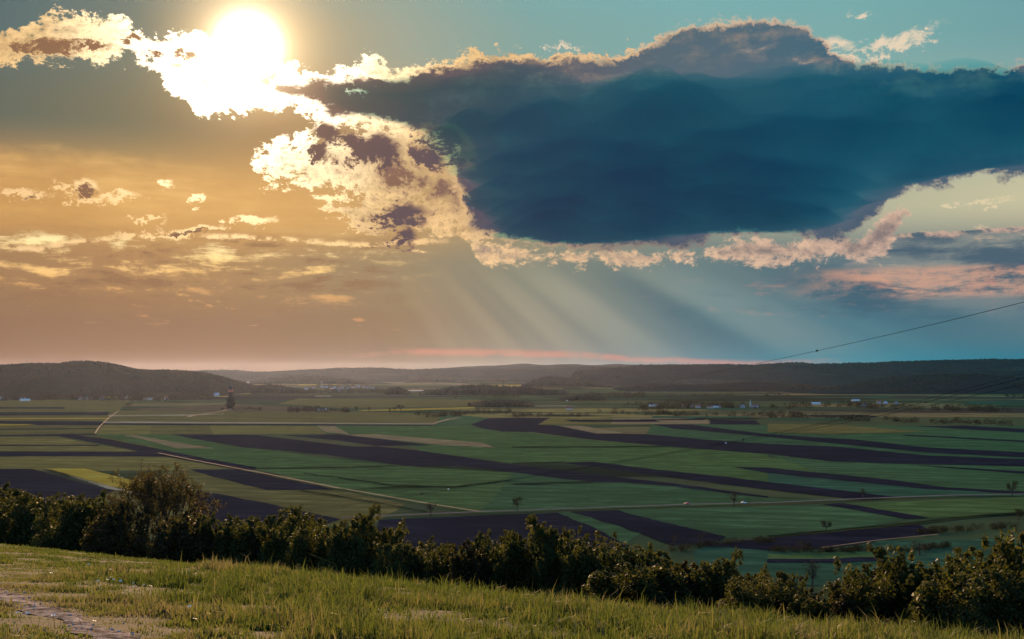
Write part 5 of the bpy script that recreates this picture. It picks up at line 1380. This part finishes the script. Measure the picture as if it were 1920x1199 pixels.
cable([(1990,676),(1920,704),(1735,748),(1560,787),(1430,817),(1290,843),(1100,874),(960,897),(790,925),(640,948)], ((1920, 156), (790, 490)), 0.026, 'thin power cable just above the middle one', [])

# ------------------------------------------------------------------ air
hb = MB(); hb.box(-15000, 15000, -3000, 21500, PLAIN - 4, 135)
haze = hb.build('haze', None); hm = bpy.data.materials.new('haze_air'); hm.use_nodes = True
for n in list(hm.node_tree.nodes): hm.node_tree.nodes.remove(n)
ho = hm.node_tree.nodes.new('ShaderNodeOutputMaterial'); pvn = hm.node_tree.nodes.new('ShaderNodeVolumePrincipled')
pvn.inputs['Density'].default_value = HAZE_D; pvn.inputs['Color'].default_value = (0.54, 0.66, 1.0, 1); pvn.inputs['Anisotropy'].default_value = HAZE_G
hm.node_tree.links.new(pvn.outputs[0], ho.inputs['Volume']); haze.data.materials.append(hm)
tag(haze, 'thin evening haze lying over the whole plain', 'haze', kind='stuff')

# ------------------------------------------------------------------ the heart of the dark cloud bank: a real cloud that shades the right of the plain
CZ = 2400.0; CK = CZ / 1400.0
OUT = [(570,172),(590,192),(630,208),(690,222),(765,244),(824,294),(864,347),(896,405),(922,444),(1000,446),(1150,454),(1330,432),(1560,426),(1630,384),(1690,345),(1960,300),(2300,280),(2300,160),(1960,160),(1500,150),(1200,152),(900,170),(720,178),(620,172)]
poly = np.array([((a - 960) / FPX * FPX * CZ / (HORIZ - b), FPX * CZ / (HORIZ - b)) for a, b in OUT])
def pdist(x, y):
    d = 1e9; ins = False; n = len(poly)
    for i in range(n):
        x0, y0 = poly[i]; x1, y1 = poly[(i + 1) % n]; ex, ey = x1 - x0, y1 - y0
        t = max(0, min(1, ((x - x0) * ex + (y - y0) * ey) / (ex * ex + ey * ey))); d = min(d, math.hypot(x - x0 - t * ex, y - y0 - t * ey))
        if (y0 > y) != (y1 > y) and x < x0 + (y - y0) / (y1 - y0) * ex: ins = not ins
    return d if ins else -d
cxs = np.arange(-1700 * CK, 7400 * CK, 65.0 * CK); cys = np.arange(4950 * CK, 12900 * CK, 65.0 * CK)
cv_ = []; idx_t = {}; idx_b = {}
for j, y in enumerate(cys):
    for i, x in enumerate(cxs):
        d = pdist(x, y) / CK + 90 * (y / CK / 7000) ** 2 * mnoise.fractal((x / 800 / CK, y / 800 / CK, 2.0), 1.0, 2.0, 4)
        lump = mnoise.fractal((x / 620 / CK, y / 620 / CK, 6.0), 1.0, 2.0, 3)
        T = 430 * (1 - math.exp(-max(d, 0) / 430.0)) + 150 * lump * min(1, max(0, d) / 300) - 25
        if d <= 0 or T <= 6: idx_t[i, j] = idx_b[i, j] = len(cv_); cv_.append((x, y, CZ + CK * 40 * lump))
        else:
            low = mnoise.fractal((x / 420 / CK, y / 420 / CK, 9.0), 1.0, 2.0, 5)
            idx_b[i, j] = len(cv_); cv_.append((x, y, CZ + CK * (40 * lump - (0.35 + 0.05 * low) * T))); idx_t[i, j] = len(cv_); cv_.append((x, y, CZ + CK * (40 * lump + 0.65 * T)))
cf_ = []
for j in range(len(cys) - 1):
    for i in range(len(cxs) - 1):
        q = [(i, j), (i + 1, j), (i + 1, j + 1), (i, j + 1)]
        if all(idx_t[k] == idx_b[k] for k in q): continue
        cf_.append(tuple(idx_t[k] for k in q)); cf_.append(tuple(idx_b[k] for k in q[::-1]))
cld = mesh_obj('cloud', cv_, cf_, None, smooth=True)
cm = bpy.data.materials.new('rain_cloud'); cm.use_nodes = True
for n in list(cm.node_tree.nodes): cm.node_tree.nodes.remove(n)
co = cm.node_tree.nodes.new('ShaderNodeOutputMaterial'); cvn = cm.node_tree.nodes.new('ShaderNodeVolumeAbsorption')
cvn.inputs['Density'].default_value = 0.0045 / CK; cvn.inputs['Color'].default_value = (0.50, 0.885, 0.93, 1)
cm.node_tree.links.new(cvn.outputs[0], co.inputs['Volume']); cld.data.materials.append(cm)
tag(cld, 'heavy dark blue cloud bank hanging over the right of the plain', kind='structure')
